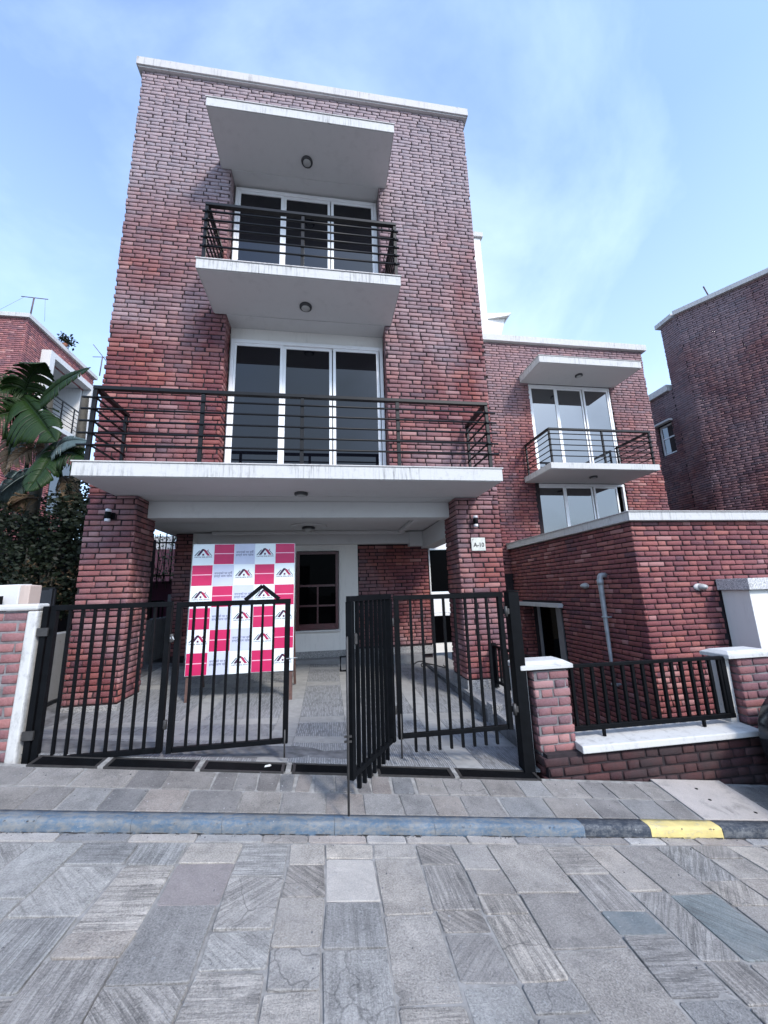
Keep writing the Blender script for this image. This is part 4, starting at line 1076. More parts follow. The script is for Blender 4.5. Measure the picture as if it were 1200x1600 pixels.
# ================================================================== LEAVES
def leaf_cloud(name, mat, parent, pts, size, kind=None, flat=0.4, seed=3):
    """many small pointed leaves round the given points"""
    rg = np.random.default_rng(seed); n = len(pts); P = np.array(pts)
    s = size * rg.uniform(.6, 1.4, (n, 1)); d = rg.normal(size=(n, 3)); d[:, 2] *= flat; d /= np.linalg.norm(d, axis=1)[:, None]
    q = rg.normal(size=(n, 3)); q[:, 2] *= .3; w = np.cross(d, q); w /= np.linalg.norm(w, axis=1)[:, None]
    up_ = np.cross(w, d)
    v = np.stack([P, P + d * s * .45 + w * s * .28 - up_ * s * .05, P + d * s, P + d * s * .45 - w * s * .28 - up_ * s * .05], 1).reshape(-1, 3)
    org = W[parent.name]; v = v - org
    me = bpy.data.meshes.new(name); f = np.arange(n * 4).reshape(-1, 4)
    me.vertices.add(n * 4); me.vertices.foreach_set('co', v.ravel()); me.loops.add(n * 4); me.polygons.add(n)
    me.polygons.foreach_set('loop_start', np.arange(n) * 4); me.loops.foreach_set('vertex_index', f.ravel().astype(np.int32)); me.update(calc_edges=True)
    at = me.attributes.new('tone', 'FLOAT', 'POINT'); at.data.foreach_set('value', np.repeat(rg.random(n), 4).astype(np.float32))
    me.materials.append(MT[mat]); o = bpy.data.objects.new(name, me); reg(o, tuple(org), parent)
    if kind: o['kind'] = kind
    return o
leaf_cloud('foliage', 'leaf_hedge', t, [(-9.6 + random.gauss(0, .1), 14.2 + random.gauss(0, .16), 9.35 + abs(random.gauss(0, .14))) for _ in range(160)], .12)

hd = thing('hedge', (-5.0, 7.0, -1.2), 'dense dark leafy hedge left of the left carport column', 'hedge')
rg = np.random.default_rng(5); pts = []
while len(pts) < 27000:
    x = rg.uniform(-7.4, -3.42); y = rg.uniform(6.1, 8.0); top = 1.45 + .13 * math.sin(x * 3.1) + .10 * math.sin(x * 7.7 + 1) + .08 * math.sin(y * 5)
    z = rg.uniform(-.25, top)
    # denser towards the surface, lumpy outline
    edge = min(abs(top - z), y - 6.1, 8.0 - y)
    if rg.random() > math.exp(-edge * 2.6) + .06: continue
    lump = math.sin(x * 6.3 + z * 4) * math.sin(y * 5 + z * 5.7)
    if lump < -.55 and edge < .14: continue
    pts.append((x, y + .12 * math.sin(x * 5 + z * 3), z))
for _ in range(1500):
    x = rg.normal(-3.85, .22); pts.append((min(x, -3.42), rg.uniform(6.2, 7.2), rg.uniform(1.1, 1.85 - abs(x + 3.8) * .5)))
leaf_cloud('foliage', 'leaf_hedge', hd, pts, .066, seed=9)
b = MB()
for i in range(26):
    x = random.uniform(-7.2, -3.6); y = random.uniform(6.5, 7.7)
    b.tube([(x, y, -1.5), (x + random.uniform(-.1, .1), y, -.4), (x + random.uniform(-.25, .25), y + random.uniform(-.2, .2), .9)], [.03, .024, .01], 5)
b.build('stems', 'leaf_stem', hd)
dd = []
for i in range(500): dd.append((random.uniform(-5.5, -3.5), random.uniform(6.3, 6.8), random.uniform(-.3, .55)))
leaf_cloud('dead_leaves', 'leaf_dead', hd, dd, .07, flat=1.5, seed=11)

def banana_leaf(parent, P0, P1, P2, width, mat='leaf_banana', droop=.35, tears=5, seed=0, side=None):
    """arched midrib (quadratic curve), blade folded along it, torn into strips that hang a little differently"""
    rr = random.Random(seed * 7 + 1); P0, P1, P2 = Vector(P0), Vector(P1), Vector(P2); n = 44
    bm = bmesh.new(); lay = bm.verts.layers.float.new('along'); lt_ = bm.verts.layers.float.new('tone')
    pr = [P0 * (1 - i / n) ** 2 + P1 * 2 * (i / n) * (1 - i / n) + P2 * (i / n) ** 2 for i in range(n + 1)]
    sd0 = Vector(side) if side else None; Z = Vector((0, 0, 1)); K = 6
    def row(i, sgn, u, dr, sh):
        t = i / n; d = (pr[min(i + 1, n)] - pr[max(i - 1, 0)]).normalized()
        s = (sd0 - d * sd0.dot(d)).normalized() if sd0 else d.cross(Z).normalized()
        nrm = s.cross(d).normalized()
        if nrm.z < 0: nrm = -nrm
        w = max(.004, width * (math.sin(math.pi * min(1, (t * .93 + .07)) ** .75)) ** .8 * (1 + .05 * math.sin(i * 2.1 + seed)))
        return pr[i] + s * sgn * w * .5 * u + d * (w * .22 * u) + nrm * (.13 * w * math.sin(u * 2.4)) - Z * (dr * w * .5 * u * u) + d * sh * u * u
    for sgn in (1, -1):
        cuts = sorted({0, n} | set(rr.sample(range(3, n - 1), min(int(tears * 1.8) + 2, n - 6))))
        for a, c in zip(cuts[:-1], cuts[1:]):
            dr = droop * rr.uniform(.6, 1.7); gap = rr.choice([.002, .006, .014, .03]) * (width / .5); grid = []
            for i in range(a, c + 1):
                sh = gap if i == a and a > 0 else (-gap if i == c and c < n else 0)
                line = []
                for k in range(K):
                    v = bm.verts.new(row(i, sgn, k / (K - 1), dr, sh)); v[lay] = i / n; v[lt_] = rr.random() * .3 + .35; line.append(v)
                grid.append(line)
            for i in range(len(grid) - 1):
                for k in range(K - 1):
                    q = [grid[i][k], grid[i][k + 1], grid[i + 1][k + 1], grid[i + 1][k]]
                    f = bm.faces.new(q if sgn > 0 else q[::-1]); f.smooth = True
    b = MB(); b.bm.free(); b.bm = bm; b.tube(pr, [.016 * (1 - i / n * .8) for i in range(n + 1)], 5)
    # real thickness of a leaf
    o = b.build('leaf', mat, parent); md = o.modifiers.new('thickness', 'SOLIDIFY'); md.thickness = .0025; return o
def bananas(base, lab, leaves, stalks, grp='banana plants by the left hedge'):
    t = thing('banana_plant', base, lab, 'banana plant', grp)
    st_ = MB()
    st_.tube([base, (base[0] + .02, base[1], base[2] + 1.5), (base[0], base[1], base[2] + 2.7)], [.10, .08, .06], 10); st_.build('stem', 'leaf_stem', t)
    for s_ in stalks: MB().tube(s_[0], s_[1], 7).build('stalk', 'leaf_banana' if len(s_) < 3 else s_[2], t)
    for k, l in enumerate(leaves): banana_leaf(t, *l[:4], mat=l[4] if len(l) > 4 else 'leaf_banana', tears=l[5] if len(l) > 5 else 6, seed=k + 3, side=l[6] if len(l) > 6 else None, droop=l[7] if len(l) > 7 else .5)
    return t
def PX(px, py, y):                        # modelling aid while the plants were laid out: a point at depth y
    r = CM @ V(px - 600, py - 800, 600); return tuple(r * (y / r[1]))
S = (0.25, .1, 1)
bananas(PX(40, 860, 7.0), 'banana plant with broad torn green leaves above the hedge at the left edge', [
    (PX(30, 640, 6.6), PX(45, 575, 6.4), PX(70, 566, 6.2), .62, 'leaf_banana', 4, (1, .2, .5)),
    (PX(58, 640, 6.6), PX(78, 600, 6.3), PX(142, 574, 5.9), .40, 'leaf_banana', 3, (.1, .2, 1)),
    (PX(70, 615, 6.7), PX(30, 590, 6.5), PX(-30, 615, 6.3), .62, 'leaf_banana', 14, (.1, .3, 1)),
    (PX(60, 640, 6.6), PX(20, 640, 6.4), PX(-25, 655, 6.2), .75, 'leaf_banana', 12, (.1, .3, 1)),
    (PX(35, 620, 6.5), PX(62, 650, 6.3), PX(88, 690, 6.1), .70, 'leaf_banana', 4, (1, .1, .45)),
    (PX(35, 650, 6.8), PX(15, 690, 6.7), PX(8, 745, 6.7), .28, 'leaf_dead', 7, (1, .1, .1)),
    (PX(40, 660, 6.8), PX(30, 700, 6.7), PX(22, 720, 6.7), .20, 'leaf_banana_pale', 3, (1, .1, .1))],
    [([PX(12, 760, 6.8), PX(16, 700, 6.7), PX(32, 630, 6.5)], .022), ([PX(38, 850, 7.0), PX(40, 740, 6.9), PX(55, 640, 6.6)], .03)])
bananas(PX(100, 860, 6.9), 'smaller banana plant with drooping leaves close beside the balcony end', [
    (PX(85, 715, 6.5), PX(90, 680, 6.2), PX(140, 690, 5.9), .34, 'leaf_banana_pale', 4, (.1, .3, 1)),
    (PX(88, 720, 6.5), PX(110, 690, 6.2), PX(138, 722, 6.0), .50, 'leaf_banana', 8, (.2, .3, 1)),
    (PX(92, 690, 6.5), PX(75, 730, 6.2), PX(42, 768, 6.0), .48, 'leaf_banana', 3, (.8, .2, .5)),
    (PX(60, 735, 6.6), PX(20, 745, 6.3), PX(-18, 790, 6.1), .45, 'leaf_banana_pale', 3, (.4, .3, 1)),
    (PX(70, 700, 6.6), PX(45, 690, 6.5), PX(5, 740, 6.4), .35, 'leaf_dead', 9, (.3, .3, 1)),
    (PX(98, 745, 6.5), PX(112, 750, 6.4), PX(108, 800, 6.3), .30, 'leaf_dead', 8, (1, .1, .2)),
    (PX(60, 780, 6.6), PX(35, 770, 6.5), PX(5, 800, 6.4), .30, 'leaf_dead', 8, (.5, .1, .6))],
    [([PX(100, 850, 6.7), PX(99, 770, 6.6), PX(88, 700, 6.4)], .028), ([PX(104, 790, 6.7), PX(120, 765, 6.6), PX(128, 775, 6.5)], .02, 'leaf_dead')])

# ================================================================== LEFT SIDE: walls, panels
bwL = thing('left_wall', (-3.5, 6, -1.6), 'grimy grey rendered wall running back along the left of the driveway', 'wall')
b = MB(); b.box(-3.62, -3.42, 3.75, 9.6, -1.9, -.42, .004); b.build('wall', 'plaster_dirty', bwL)
box('dark_base', 'panel_navy', bwL, -3.42, -3.385, 3.75, 9.4, -1.40, -1.22)
# white block and grille of the neighbour's gateway
wb_ = thing('gate_pillar', (-3.1, 4.6, -.6), 'white rendered pillar top showing above the left boundary wall', 'pillar')
b = MB(); b.hexa([(-3.36, 4.4, -1.4), (-3.04, 4.4, -1.4), (-3.04, 4.57, -1.4), (-3.36, 4.57, -1.4), (-3.36, 4.4, .165), (-3.04, 4.4, .172), (-3.04, 4.57, .178), (-3.36, 4.57, .165)], .012); b.build('shaft', 'plaster_white', wb_)
b = MB(); b.hexa([(-3.038, 4.402, -1.4), (-2.955, 4.402, -1.4), (-2.955, 4.57, -1.4), (-3.038, 4.57, -1.4), (-3.038, 4.402, .165), (-2.95, 4.402, .160), (-2.95, 4.57, .16), (-3.038, 4.57, .17)], .008); b.build('side_strip', 'peach_paint', wb_)
ng = thing('grille', (-3.5, 4.3, -.2), 'end of a black iron grille fixed to the white pillar at the left edge', 'grille')
b = MB(); b.box(-3.9, -3.13, 4.30, 4.34, .02, .06); b.box(-3.17, -3.13, 4.30, 4.34, -1.2, .02); b.build('frame', 'metal_black', ng)
for x in (-3.24, -3.31, -3.38, -3.45, -3.52): box('bar', 'metal_black', ng, x - .011, x + .011, 4.31, 4.33, -1.2, .02)
box('lock', 'metal_black', ng, -3.13, -3.10, 4.30, 4.36, -.10, -.04)
mp_ = thing('metal_fence_panel', (-4.8, 5.9, -1), 'dark sheet metal fence in the shade behind the left gate', 'fence')
b = MB(); b.box(-7.0, -3.66, 5.93, 5.96, -1.3, .155); b.build('panel', 'panel_navy', mp_)
for x in (-6.4, -5.6, -4.9, -4.2, -3.7): box('stiffener', 'panel_navy', mp_, x - .02, x + .02, 5.90, 5.929, -1.3, .16)
box('top_rail', 'metal_rail', mp_, -7.0, -3.66, 5.915, 5.975, .157, .18)
# the view through behind the left column: iron grille with creepers, maroon sheet, white post
gf = thing('iron_fence', (-3.8, 9.3, .2), 'iron fence overgrown with creepers seen behind the left carport column', 'fence')
for z in (.46, 1.20): box('rail', 'metal_black', gf, -5.2, -3.0, 9.28, 9.31, z, z + .03)
for i in range(16):
    x = -5.15 + i * .14; box('bar', 'metal_black', gf, x - .010, x + .010, 9.285, 9.305, .3, 1.42)
cr_ = []
for i in range(1300):
    x = random.uniform(-4.3, -3.02)
    if random.random() > .25 + .75 * max(0, (x + 4.0)): continue
    cr_.append((x, 9.3 + random.gauss(0, .06), random.uniform(.36, 1.4)))
vn = thing('creeper', (-3.4, 9.35, .4), 'thin leafy creeper tangled in the iron fence behind the banner', 'plant')
leaf_cloud('foliage', 'leaf_vine', vn, cr_, .055, flat=1.2, seed=21)
b = MB()
for i in range(9):
    x = random.uniform(-4.0, -3.05); b.tube([(x, 9.33, .2), (x + random.uniform(-.15, .15), 9.34, .8), (x + random.uniform(-.2, .2), 9.33, 1.4)], .008, 4)
b.build('stems', 'leaf_stem', vn)
mw = thing('maroon_wall', (-3.4, 9.5, -.2), 'deep maroon painted wall below the iron fence behind the left column', 'wall')
box('wall', 'maroon_sheet', mw, -5.2, -2.9, 9.45, 9.6, -1.6, .36); 
pp = thing('white_post', (-3.3, 9.1, -.5), 'pale post beside a small black gate behind the left column', 'post')
box('shaft', 'plaster_dirty', pp, -3.41, -3.20, 9.10, 9.25, -1.6, .06)
sg = thing('small_gate', (-3.6, 9.0, -.5), 'small black barred gate deep behind the left carport column', 'gate')
b = MB(); b.box(-3.95, -3.45, 9.02, 9.05, -.10, -.06); b.box(-3.95, -3.45, 9.02, 9.05, -.62, -.58); b.build('frame', 'metal_black', sg)
for i in range(7): box('bar', 'metal_black', sg, -3.93 + i * .075, -3.91 + i * .075, 9.025, 9.045, -.6, -.10)
# distant pink house seen through the fence
dh = thing('distant_house', (-6.5, 17, -1), 'pale pink house wall glimpsed through the creeper fence', 'house')
box('wall', 'brick_left', dh, -8.6, -4.4, 17.0, 19, -1.8, 1.95); box('upper_wall', 'plaster_white', dh, -8.6, -6.3, 17.05, 19, 1.96, 2.5)

# ================================================================== FRONT WALLS AND PILLARS
lp = thing('boundary_wall', (-2.7, 3.4, -1.2), 'brick boundary wall with white painted edge left of the gates', 'wall')
recs = B((-3.9, 3.38, 0), (1, 0, 0), (0, -1, 0), 1.64, -1.40, -.075, course=.0745)
box('backing_wall', 'mortar_grey', lp, -3.9, -2.262, 3.388, 3.50, -1.5, -.07)
for r_ in recs: pass
lay_bricks(lp, recs, 'brick_wall', 300)
b = MB(); b.hexa([(-2.262, 3.368, -1.30), (-2.190, 3.368, -1.30), (-2.190, 3.47, -1.30), (-2.262, 3.47, -1.30), (-2.252, 3.368, -.07), (-2.180, 3.368, -.07), (-2.180, 3.47, -.07), (-2.252, 3.47, -.07)], .012)
b.build('painted_edge', 'cap_white', lp)
b = MB(); b.box(-3.9, -2.175, 3.355, 3.49, -.066, -.018, .014); b.build('wall_coping', 'cap_white', lp)

rw = thing('boundary_wall', (3.0, 3.4, -1.7), 'low brick boundary wall with two white capped pillars right of the gates', 'wall')
PY = 3.40
def pillar(x0, x1, ztop):
    box('backing_wall', 'mortar_grey', rw, x0 + .012, x1 - .012, PY + .012, PY + .23, -1.9, ztop - .02)
    rc = B((x0, PY, 0), (1, 0, 0), (0, -1, 0), x1 - x0, -1.40, ztop - .012, course=.0745, st=.222, hd=.118)
    rc += B((x0, PY + .012, 0), (0, 1, 0), (-1, 0, 0), .12, -1.40, ztop - .012, course=.0745, st=.222, hd=.118, flip=1)
    rc += B((x1, PY + .012, 0), (0, 1, 0), (1, 0, 0), .22, -1.40, ztop - .012, course=.0745, st=.222, hd=.118, flip=1)
    b = MB(); b.hexa([(x0 - .10, PY + .09, -1.60), (x0 - .012, PY + .09, -1.60), (x0 - .012, PY + .23, -1.60), (x0 - .10, PY + .23, -1.60), (x0 - .115, PY + .07, ztop - .01), (x0 - .02, PY + .07, ztop - .01), (x0 - .02, PY + .23, ztop - .01), (x0 - .115, PY + .23, ztop - .01)], .006)
    b.build('painted_edge', 'cap_white', rw)
    # cap with sloping edges
    a0, a1, y0, y1 = x0 - .125, x1 + .035, PY - .03, PY + .27
    b = MB(); b.hexa([(a0, y0, ztop), (a1, y0, ztop), (a1, y1, ztop), (a0, y1, ztop), (a0, y0, ztop + .035), (a1, y0, ztop + .035), (a1, y1, ztop + .035), (a0, y1, ztop + .035)], .004)
    b.hexa([(a0 + .003, y0 + .003, ztop + .036), (a1 - .003, y0 + .003, ztop + .036), (a1 - .003, y1 - .003, ztop + .036), (a0 + .003, y1 - .003, ztop + .036), (a0 + .06, y0 + .06, ztop + .065), (a1 - .06, y0 + .06, ztop + .065), (a1 - .06, y1 - .06, ztop + .065), (a0 + .06, y1 - .06, ztop + .065)], .003)
    b.build('pillar_cap', 'cap_white', rw)
    return rc
recs = pillar(1.807, 2.147, -.725)
recs += pillar(3.93, 4.30, -.74)
lay_bricks(rw, recs, 'brick_wall', 300)
# plinth courses: sooty, stepping out
box('backing_wall', 'mortar', rw, 1.83, 5.9, 3.342, 3.60, -2.6, -1.395)
rc = B((1.80, 3.33, 0), (1, 0, 0), (0, -1, 0), 4.1, -2.35, -1.395, course=.0745, st=.235, hd=.125)
rc += B((1.80, 3.345, 0), (0, 1, 0), (-1, 0, 0), .2, -1.9, -1.395, course=.0745, st=.235, hd=.125)
lay_bricks(rw, rc, 'brick_sooty', 200)
b = MB(); b.hexa([(2.125, 3.285, -1.393), (3.935, 3.285, -1.393), (3.90, 3.66, -1.393), (2.15, 3.66, -1.393), (2.125, 3.29, -1.335), (3.925, 3.29, -1.345), (3.90, 3.66, -1.315), (2.15, 3.66, -1.315)], .009); b.build('ledge', 'cap_white', rw)
# iron fence on the wall
fw = thing('iron_fence', (3.0, 3.5, -1.3), 'black iron fence panel between the two white capped pillars', 'fence')
FY = 3.44
MB().bar((2.16, FY, -.725), (3.80, FY, -.735), .045, .028, .002).build('top_rail', 'metal_black', fw)
MB().bar((2.13, FY, -1.245), (3.82, FY, -1.25), .04, .040, .002).build('bottom_rail', 'metal_black', fw)
for i in range(16):
    x = 2.20 + i * .1035; box('bar', 'metal_black', fw, x - .013, x + .013, FY - .013, FY + .013, -1.226, -.740)
box('end_post', 'metal_black', fw, 3.765, 3.815, FY - .02, FY + .02, -1.24, -.72, .002)
for x in (2.45, 3.48): MB().tube([(x, FY, -1.26), (x, FY, -1.325)], .016, 8).build('foot', 'metal_black', fw)
# fence along the raised side path
pf = thing('iron_fence', (2.3, 4.8, -1.3), 'short black iron fence behind the right gate post', 'fence')
MB().bar((2.3, 5.34, -.80), (2.3, 3.66, -.80), .04, .03, .002).build('top_rail', 'metal_black', pf); MB().bar((2.3, 5.34, -1.26), (2.3, 3.66, -1.26), .035, .03, .002).build('bottom_rail', 'metal_black', pf)
for i in range(15):
    y = 5.30 - i * .115; box('bar', 'metal_black', pf, 2.288, 2.312, y - .012, y + .012, -1.245, -.816)
box('post', 'metal_black', pf, 2.27, 2.33, 5.335, 5.375, -1.34, -.76)

shade_wall = thing('left_wall', (-5.4, 8.25, -1), 'added dark wall standing in for the shade behind the hedge', 'wall')
box('wall', 'mortar', shade_wall, -7.6, -3.45, 8.25, 8.4, -1.8, 1.15)  # near-black sheet added as the shade under and behind the hedge

# ================================================================== GATES
def gate_leaf(parent, a, c, z0, z1, nb, below=0.0, stile=.045, bw_=.026, rail0=.035, rail1=.040, lab=None):
    """leaf from a to c (x, y); nb bars between the stiles"""
    a = Vector((a[0], a[1], 0)); c = Vector((c[0], c[1], 0)); d = (c - a).normalized(); Lf = (c - a).length
    fr = MB()
    fr.bar(a + Vector((0, 0, z1)), c + Vector((0, 0, z1)), .035, rail1, .002)
    g_ = fr.build('gate_leaf', 'metal_black', parent)
    MB().bar(a + d * stile + Vector((0, 0, z0)), c - d * stile + Vector((0, 0, z0)), .032, rail0, .002).build('bottom_rail', 'metal_black', g_)
    for s in (stile / 2, Lf - stile / 2):
        p = a + d * s; MB().bar(p + Vector((0, 0, z0 - rail0 / 2)), p + Vector((0, 0, z1 - rail1 / 2)), stile, .04, .002, up=tuple(d)).build('stile', 'metal_black', g_)
    for i in range(nb):
        p = a + d * (stile + (Lf - 2 * stile) * (i + 1) / (nb + 1))
        o = MB().bar(p + Vector((0, 0, z0 - below)), p + Vector((0, 0, z1 - rail1 / 2)), bw_, .016 if below == 0 else .02, 0, up=tuple(d)).build('bar', 'metal_black', g_)
    return g_
GY = 3.42
Gl = thing('folding_gate', (-1.2, GY, -1.2), 'closed left half of the black iron folding gate, with a small peak on top', 'gate')
gate_leaf(Gl, (-2.115, GY), (-1.235, GY), -1.128, -.055, 8)
lfB = gate_leaf(Gl, (-1.205, GY), (-.305, GY), -1.135, -.062, 8)
b = MB(); b.bar((-.675, GY, -.042), (-.54, GY, .070), .035, .030); b.bar((-.40, GY, -.042), (-.54, GY, .070), .035, .030); b.build('peak', 'metal_black', Gl)
MB().tube([(-.33, GY - .02, -1.05), (-.33, GY - .02, -1.25)], .007, 6).build('drop_bolt', 'rod_dark', Gl)
for z in (-.35, -.98):
    MB().lathe((-1.22, GY - .024, z), (0, 0, 1), [(.013, 0), (.015, .004), (.015, .06), (.013, .064)], 10).build('hinge', 'metal_hinge', Gl)
MB().tube([(-1.215, GY - .03, -.30), (-1.20, GY - .035, -.33), (-1.212, GY - .03, -.345), (-1.225, GY - .035, -.31)], .006, 6).build('wire_tie', 'galvanised', Gl)
MB().tube([(-.33, GY - .022, -.52), (-.24, GY - .024, -.515)], .004, 5).build('wire_tie', 'galvanised', Gl)
Pl = thing('gate_post', (-2.14, GY, -1.2), 'black iron post carrying the closed left gate', 'gate post')
box('post', 'metal_black', Pl, -2.163, -2.123, GY - .03, GY + .05, -1.28, -.04, .002)
for z in (-.26, -.98): box('hinge_plate', 'metal_hinge', Pl, -2.175, -2.10, GY - .045, GY - .031, z, z + .06)
Pr = thing('gate_post', (1.68, GY, -1.5), 'stout black iron post at the right end of the gateway', 'gate post')
b = MB(); b.box(1.635, 1.735, GY - .04, GY + .06, -1.62, -.045, .003); b.build('post', 'metal_black', Pr)
box('post_top', 'metal_black', Pr, 1.63, 1.74, GY - .045, GY + .065, -.040, -.032)
for z in (-.24, -1.06):
    b = MB(); b.box(1.585, 1.634, GY - .035, GY - .010, z, z + .05, .002); b.lathe((1.60, GY - .03, z - .02), (0, 0, 1), [(.016, 0), (.016, .09)], 10); b.build('hinge', 'metal_hinge', Pr)
Gr = thing('folding_gate', (1.1, GY, -1.2), 'right half of the black iron folding gate with its outer leaf swung towards the street', 'gate')
gate_leaf(Gr, (.575, GY), (1.585, GY), -1.178, -.065, 8, .125, .05)
lf2 = gate_leaf(Gr, (.535, GY - .05), (.145, 2.77), -1.172, -.050, 7, .11, .05)
MB().tube([(.60, GY - .035, -1.0), (.60, GY - .035, -1.33)], .007, 6).build('drop_bolt', 'rod_dark', Gr)
MB().tube([(.135, 2.75, -.30), (.135, 2.75, -1.375)], .0075, 8).build('drop_bolt', 'rod_dark', Gr)
b = MB(); b.tube([(.15, 2.765, -.43), (.09, 2.765, -.43), (.09, 2.765, -.52), (.15, 2.765, -.52)], .008, 6); b.build('handle', 'metal_black', Gr)
b = MB(); b.box(.15, .21, 2.80, 2.87, -.36, -.29, .003); b.box(.11, .16, 2.752, 2.768, -.93, -.92); b.box(.11, .16, 2.752, 2.768, -.96, -.95); b.build('latch', 'metal_hinge', Gr)
for z in (-.30, -1.0):
    MB().lathe((.556, GY - .03, z), (0, 0, 1), [(.013, 0), (.015, .004), (.015, .06), (.013, .064)], 10).build('hinge', 'metal_hinge', Gr)

# ================================================================== BANNER BOARD
Bn = thing('banner_board', (-1.1, 5.6, -1.3), 'pink and white chequered company banner board standing behind the left gate', 'banner board')
BY = 5.60; bx0, bx1, bz0, bz1 = -1.822, -.452, -1.010, .705
b = MB(); b.box(bx0, bx1, BY + .002, BY + .022, bz0, bz1, .002); b.build('board', 'banner_white', Bn)
fr = MB(); fr.box(bx0 + .01, bx0 + .05, BY + .024, BY + .06, -1.36, bz1 - .01); fr.box(bx1 - .05, bx1 - .01, BY + .024, BY + .06, -1.40, bz1 - .01); fr.box(bx0 + .051, bx1 - .051, BY + .024, BY + .06, -.9, -.86)
fr.bar((bx0 + .03, BY + .06, .2), (bx0 + .03, BY + .75, -1.33), .035, .035); fr.bar((bx1 - .03, BY + .06, .2), (bx1 - .03, BY + .75, -1.33), .035, .035); fr.build('stand', 'wood_dark', Bn)
patt = ['WPGWP', 'PGWPW', 'WPGWP', 'PGWPW', 'WPGWP', 'PGWPW']
cw, chh = (bx1 - bx0) / 5, (bz1 - bz0) / 6
def logo_meshes():
    ms = {}
    def strip(b, p, q, w):              # slanted stroke in the x-z plane
        (x0, z0), (x1, z1) = p, q
        b.hexa([(x0 - w / 2, -.0012, z0), (x0 + w / 2, -.0012, z0), (x0 + w / 2, 0, z0), (x0 - w / 2, 0, z0), (x1 - w / 2, -.0012, z1), (x1 + w / 2, -.0012, z1), (x1 + w / 2, 0, z1), (x1 - w / 2, 0, z1)])
    u = cw
    a = MB(); strip(a, (-.40 * u, -.06 * u), (-.18 * u, .20 * u), .060 * u); ms['s'] = a
    strip(a, (.40 * u, -.06 * u), (.18 * u, .20 * u), .040 * u)
    c = MB(); strip(c, (-.25 * u, -.06 * u), (-.005 * u, .28 * u), .13 * u); c.box(-.05 * u, .04 * u, -.0012, 0, -.055 * u, .04 * u); strip(c, (-.035 * u, .28 * u), (.04 * u, .17 * u), .055 * u)
    e = MB(); strip(e, (.26 * u, -.06 * u), (.035 * u, .24 * u), .13 * u); strip(e, (.16 * u, .15 * u), (.24 * u, .24 * u), .04 * u); e.box(-.02 * u, .012 * u, -.0016, -.0013, -.02 * u, .01 * u)
    return [(a, 'ink_slate', 'roof_outline'), (c, 'ink_plum', 'roof_mark'), (e, 'ink_crimson', 'roof_mark')]
protos = []
cap_me = text_mesh('CAPITAL REAL ESTATE', .03, .0004, .0006); cap_me.materials.clear(); cap_me.materials.append(MT['ink_plum'])
np_me = text_mesh('सपनाको घर सधैँ\nहाम्रो साथ रहोस', .04, .0004, .0006); np_me.materials.clear(); np_me.materials.append(MT['ink_grey'])
web_me = text_mesh('www.capitalrealestate.com.np', .03, .0004); web_me.materials.clear(); web_me.materials.append(MT['banner_line'])
def placed(me, name, parent, loc, w):
    o = bpy.data.objects.new(name, me); reg(o, loc, parent); o.rotation_euler = (R(90), 0, 0)
    xs = [v.co.x for v in me.vertices]; s = w / (max(xs) - min(xs)); o.scale = (s, s, 1); return o
firstlogo = None
for r_ in range(6):
    for c_ in range(5):
        k = patt[r_][c_]; cx = bx0 + cw * (c_ + .5); cz = bz1 - chh * (r_ + .5)
        if k == 'P':
            s_ = box('pink_square', 'banner_pink', Bn, cx - cw / 2 + .006, cx + cw / 2 - .006, BY - .0008, BY + .0015, cz - chh / 2 + .006, cz + chh / 2 - .006)
            box('pale_line', 'banner_line', s_, cx - cw * .46, cx + cw * .46, BY - .0016, BY - .0009, cz + .003, cz + .014)
        elif k == 'G':
            s_ = box('lilac_square', 'banner_lilac', Bn, cx - cw / 2 + .001, cx + cw / 2 - .001, BY - .0008, BY + .0015, cz - chh / 2 + .001, cz + chh / 2 - .001)
            placed(np_me, 'lettering', s_, (cx, BY - .0014, cz + .005), cw * .86)
        else:
            s_ = box('white_square', 'banner_white', Bn, cx - cw / 2 + .001, cx + cw / 2 - .001, BY - .0008, BY + .0015, cz - chh / 2 + .001, cz + chh / 2 - .001)
            for (mb, mt_, nm) in logo_meshes():
                bmesh.ops.translate(mb.bm, verts=mb.bm.verts, vec=(cx, BY - .0009, cz)); mb.build(nm, mt_, s_)
            placed(cap_me, 'lettering', s_, (cx, BY - .0014, cz - .036), cw * .84)

# ================================================================== SMALL THINGS
cb = thing('cable_coil', (1.9, 7.0, -1.34), 'loose black cable lying on the raised path by the rear wall', 'cable')
pts = []
for i in range(46):
    t_ = i / 45; pts.append((1.55 + .42 * t_ + .10 * math.sin(t_ * 9), 7.25 - .5 * t_ + .16 * math.sin(t_ * 14), -1.335 + .05 * abs(math.sin(t_ * 7))))
MB().tube(pts, .010, 6).build('cable', 'cable', cb)

# parked car, mostly outside the right edge
Cr = thing('parked_car', (5.6, 2.3, -1.9), 'rounded dark corner of a car parked at the right edge of the street', 'car')
b = MB(); bm = b.bm
prof = [(0, .32), (-.03, .42), (-.035, .55), (-.02, .66), (.04, .78), (.14, .88), (.70, .96), (1.25, 1.40), (2.6, 1.44), (3.35, .98), (4.0, .90), (4.12, .70), (4.12, .34), (3.7, .22), (.3, .22)]
cz = lambda x: road_z(x, 2.3) + .02
secs = []
for (yy, ins, zs) in ((1.50, .10, .93), (1.56, .03, .98), (1.70, 0, 1), (3.02, 0, 1), (3.17, .03, .98), (3.24, .10, .93)):
    ring = []
    for (x, z) in prof:
        xx = 3.74 + x; cxm = 3.74 + 2.05
        xx = cxm + (xx - cxm) * (1 - ins / 2.05)
        t_in = 0.0 if z < .95 else (z - .95) * .45
        yv = yy + (t_in if yy < 2.3 else -t_in)
        ring.append(bm.verts.new((xx, yv, cz(xx) + z * zs)))
    secs.append(ring)
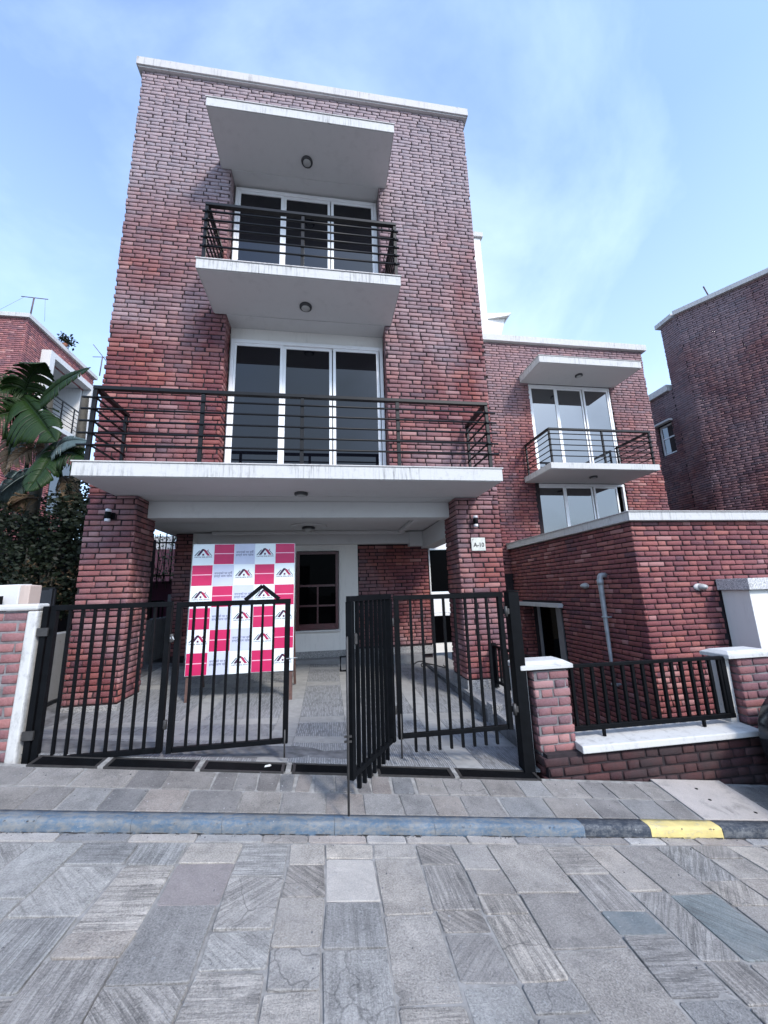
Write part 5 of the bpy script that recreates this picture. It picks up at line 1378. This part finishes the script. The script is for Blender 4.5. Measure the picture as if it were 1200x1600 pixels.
for i in range(len(secs) - 1):
    for k in range(len(prof)):
        f = bm.faces.new([secs[i][k], secs[i][(k + 1) % len(prof)], secs[i + 1][(k + 1) % len(prof)], secs[i + 1][k]]); f.smooth = True
bm.faces.new(secs[0][::-1]); bm.faces.new(secs[-1])
body = b.build('body', 'car_paint', Cr)
for (x, y) in ((4.45, 1.62), (7.05, 1.62), (4.45, 3.03), (7.05, 3.03)):
    z = road_z(x, y) + .32; w = MB().lathe((x, y - .10, z), (0, 1, 0), [(.22, 0), (.30, .01), (.315, .04), (.315, .16), (.30, .19), (.22, .20)], 24).build('wheel', 'rubber', Cr)
    MB().lathe((x, y - .105, z), (0, 1, 0), [(.20, 0), (.19, .01), (.05, .03)], 16).build('rim', 'car_trim', w)
box('headlight', 'lamp_clear', Cr, 3.72, 3.78, 2.72, 2.96, cz(3.75) + .62, cz(3.75) + .74, .01)
MB().bar((3.71, 2.98, cz(3.65) + .50), (3.745, 3.16, cz(3.66) + .50), .012, .014).build('trim_strip', 'car_trim', Cr)
g_ = MB(); g_.hexa([(4.55, 1.60, cz(4.55) + .99), (7.0, 1.60, cz(7) + .99), (6.35, 1.79, cz(6.3) + 1.38), (5.05, 1.79, cz(5) + 1.36), (4.55, 1.63, cz(4.55) + .99), (7.0, 1.63, cz(7) + .99), (6.35, 1.82, cz(6.3) + 1.38), (5.05, 1.82, cz(5) + 1.36)])
g_.build('side_window', 'glass_deep', Cr)
# a few fallen leaves and scraps
sc_ = thing('paper_scrap', (-.45, 3.35, -1.29), 'crumpled white scrap lying on the drain before the left gate', 'litter')
b = MB(); b.hexa([(-.47, 3.34, grate_z(-.45) + .006), (-.43, 3.345, grate_z(-.45) + .006), (-.42, 3.36, grate_z(-.45) + .006), (-.455, 3.365, grate_z(-.45) + .006), (-.465, 3.345, grate_z(-.45) + .016), (-.44, 3.345, grate_z(-.45) + .013), (-.43, 3.355, grate_z(-.45) + .018), (-.455, 3.36, grate_z(-.45) + .012)]); b.build('scrap', 'cap_white', sc_)
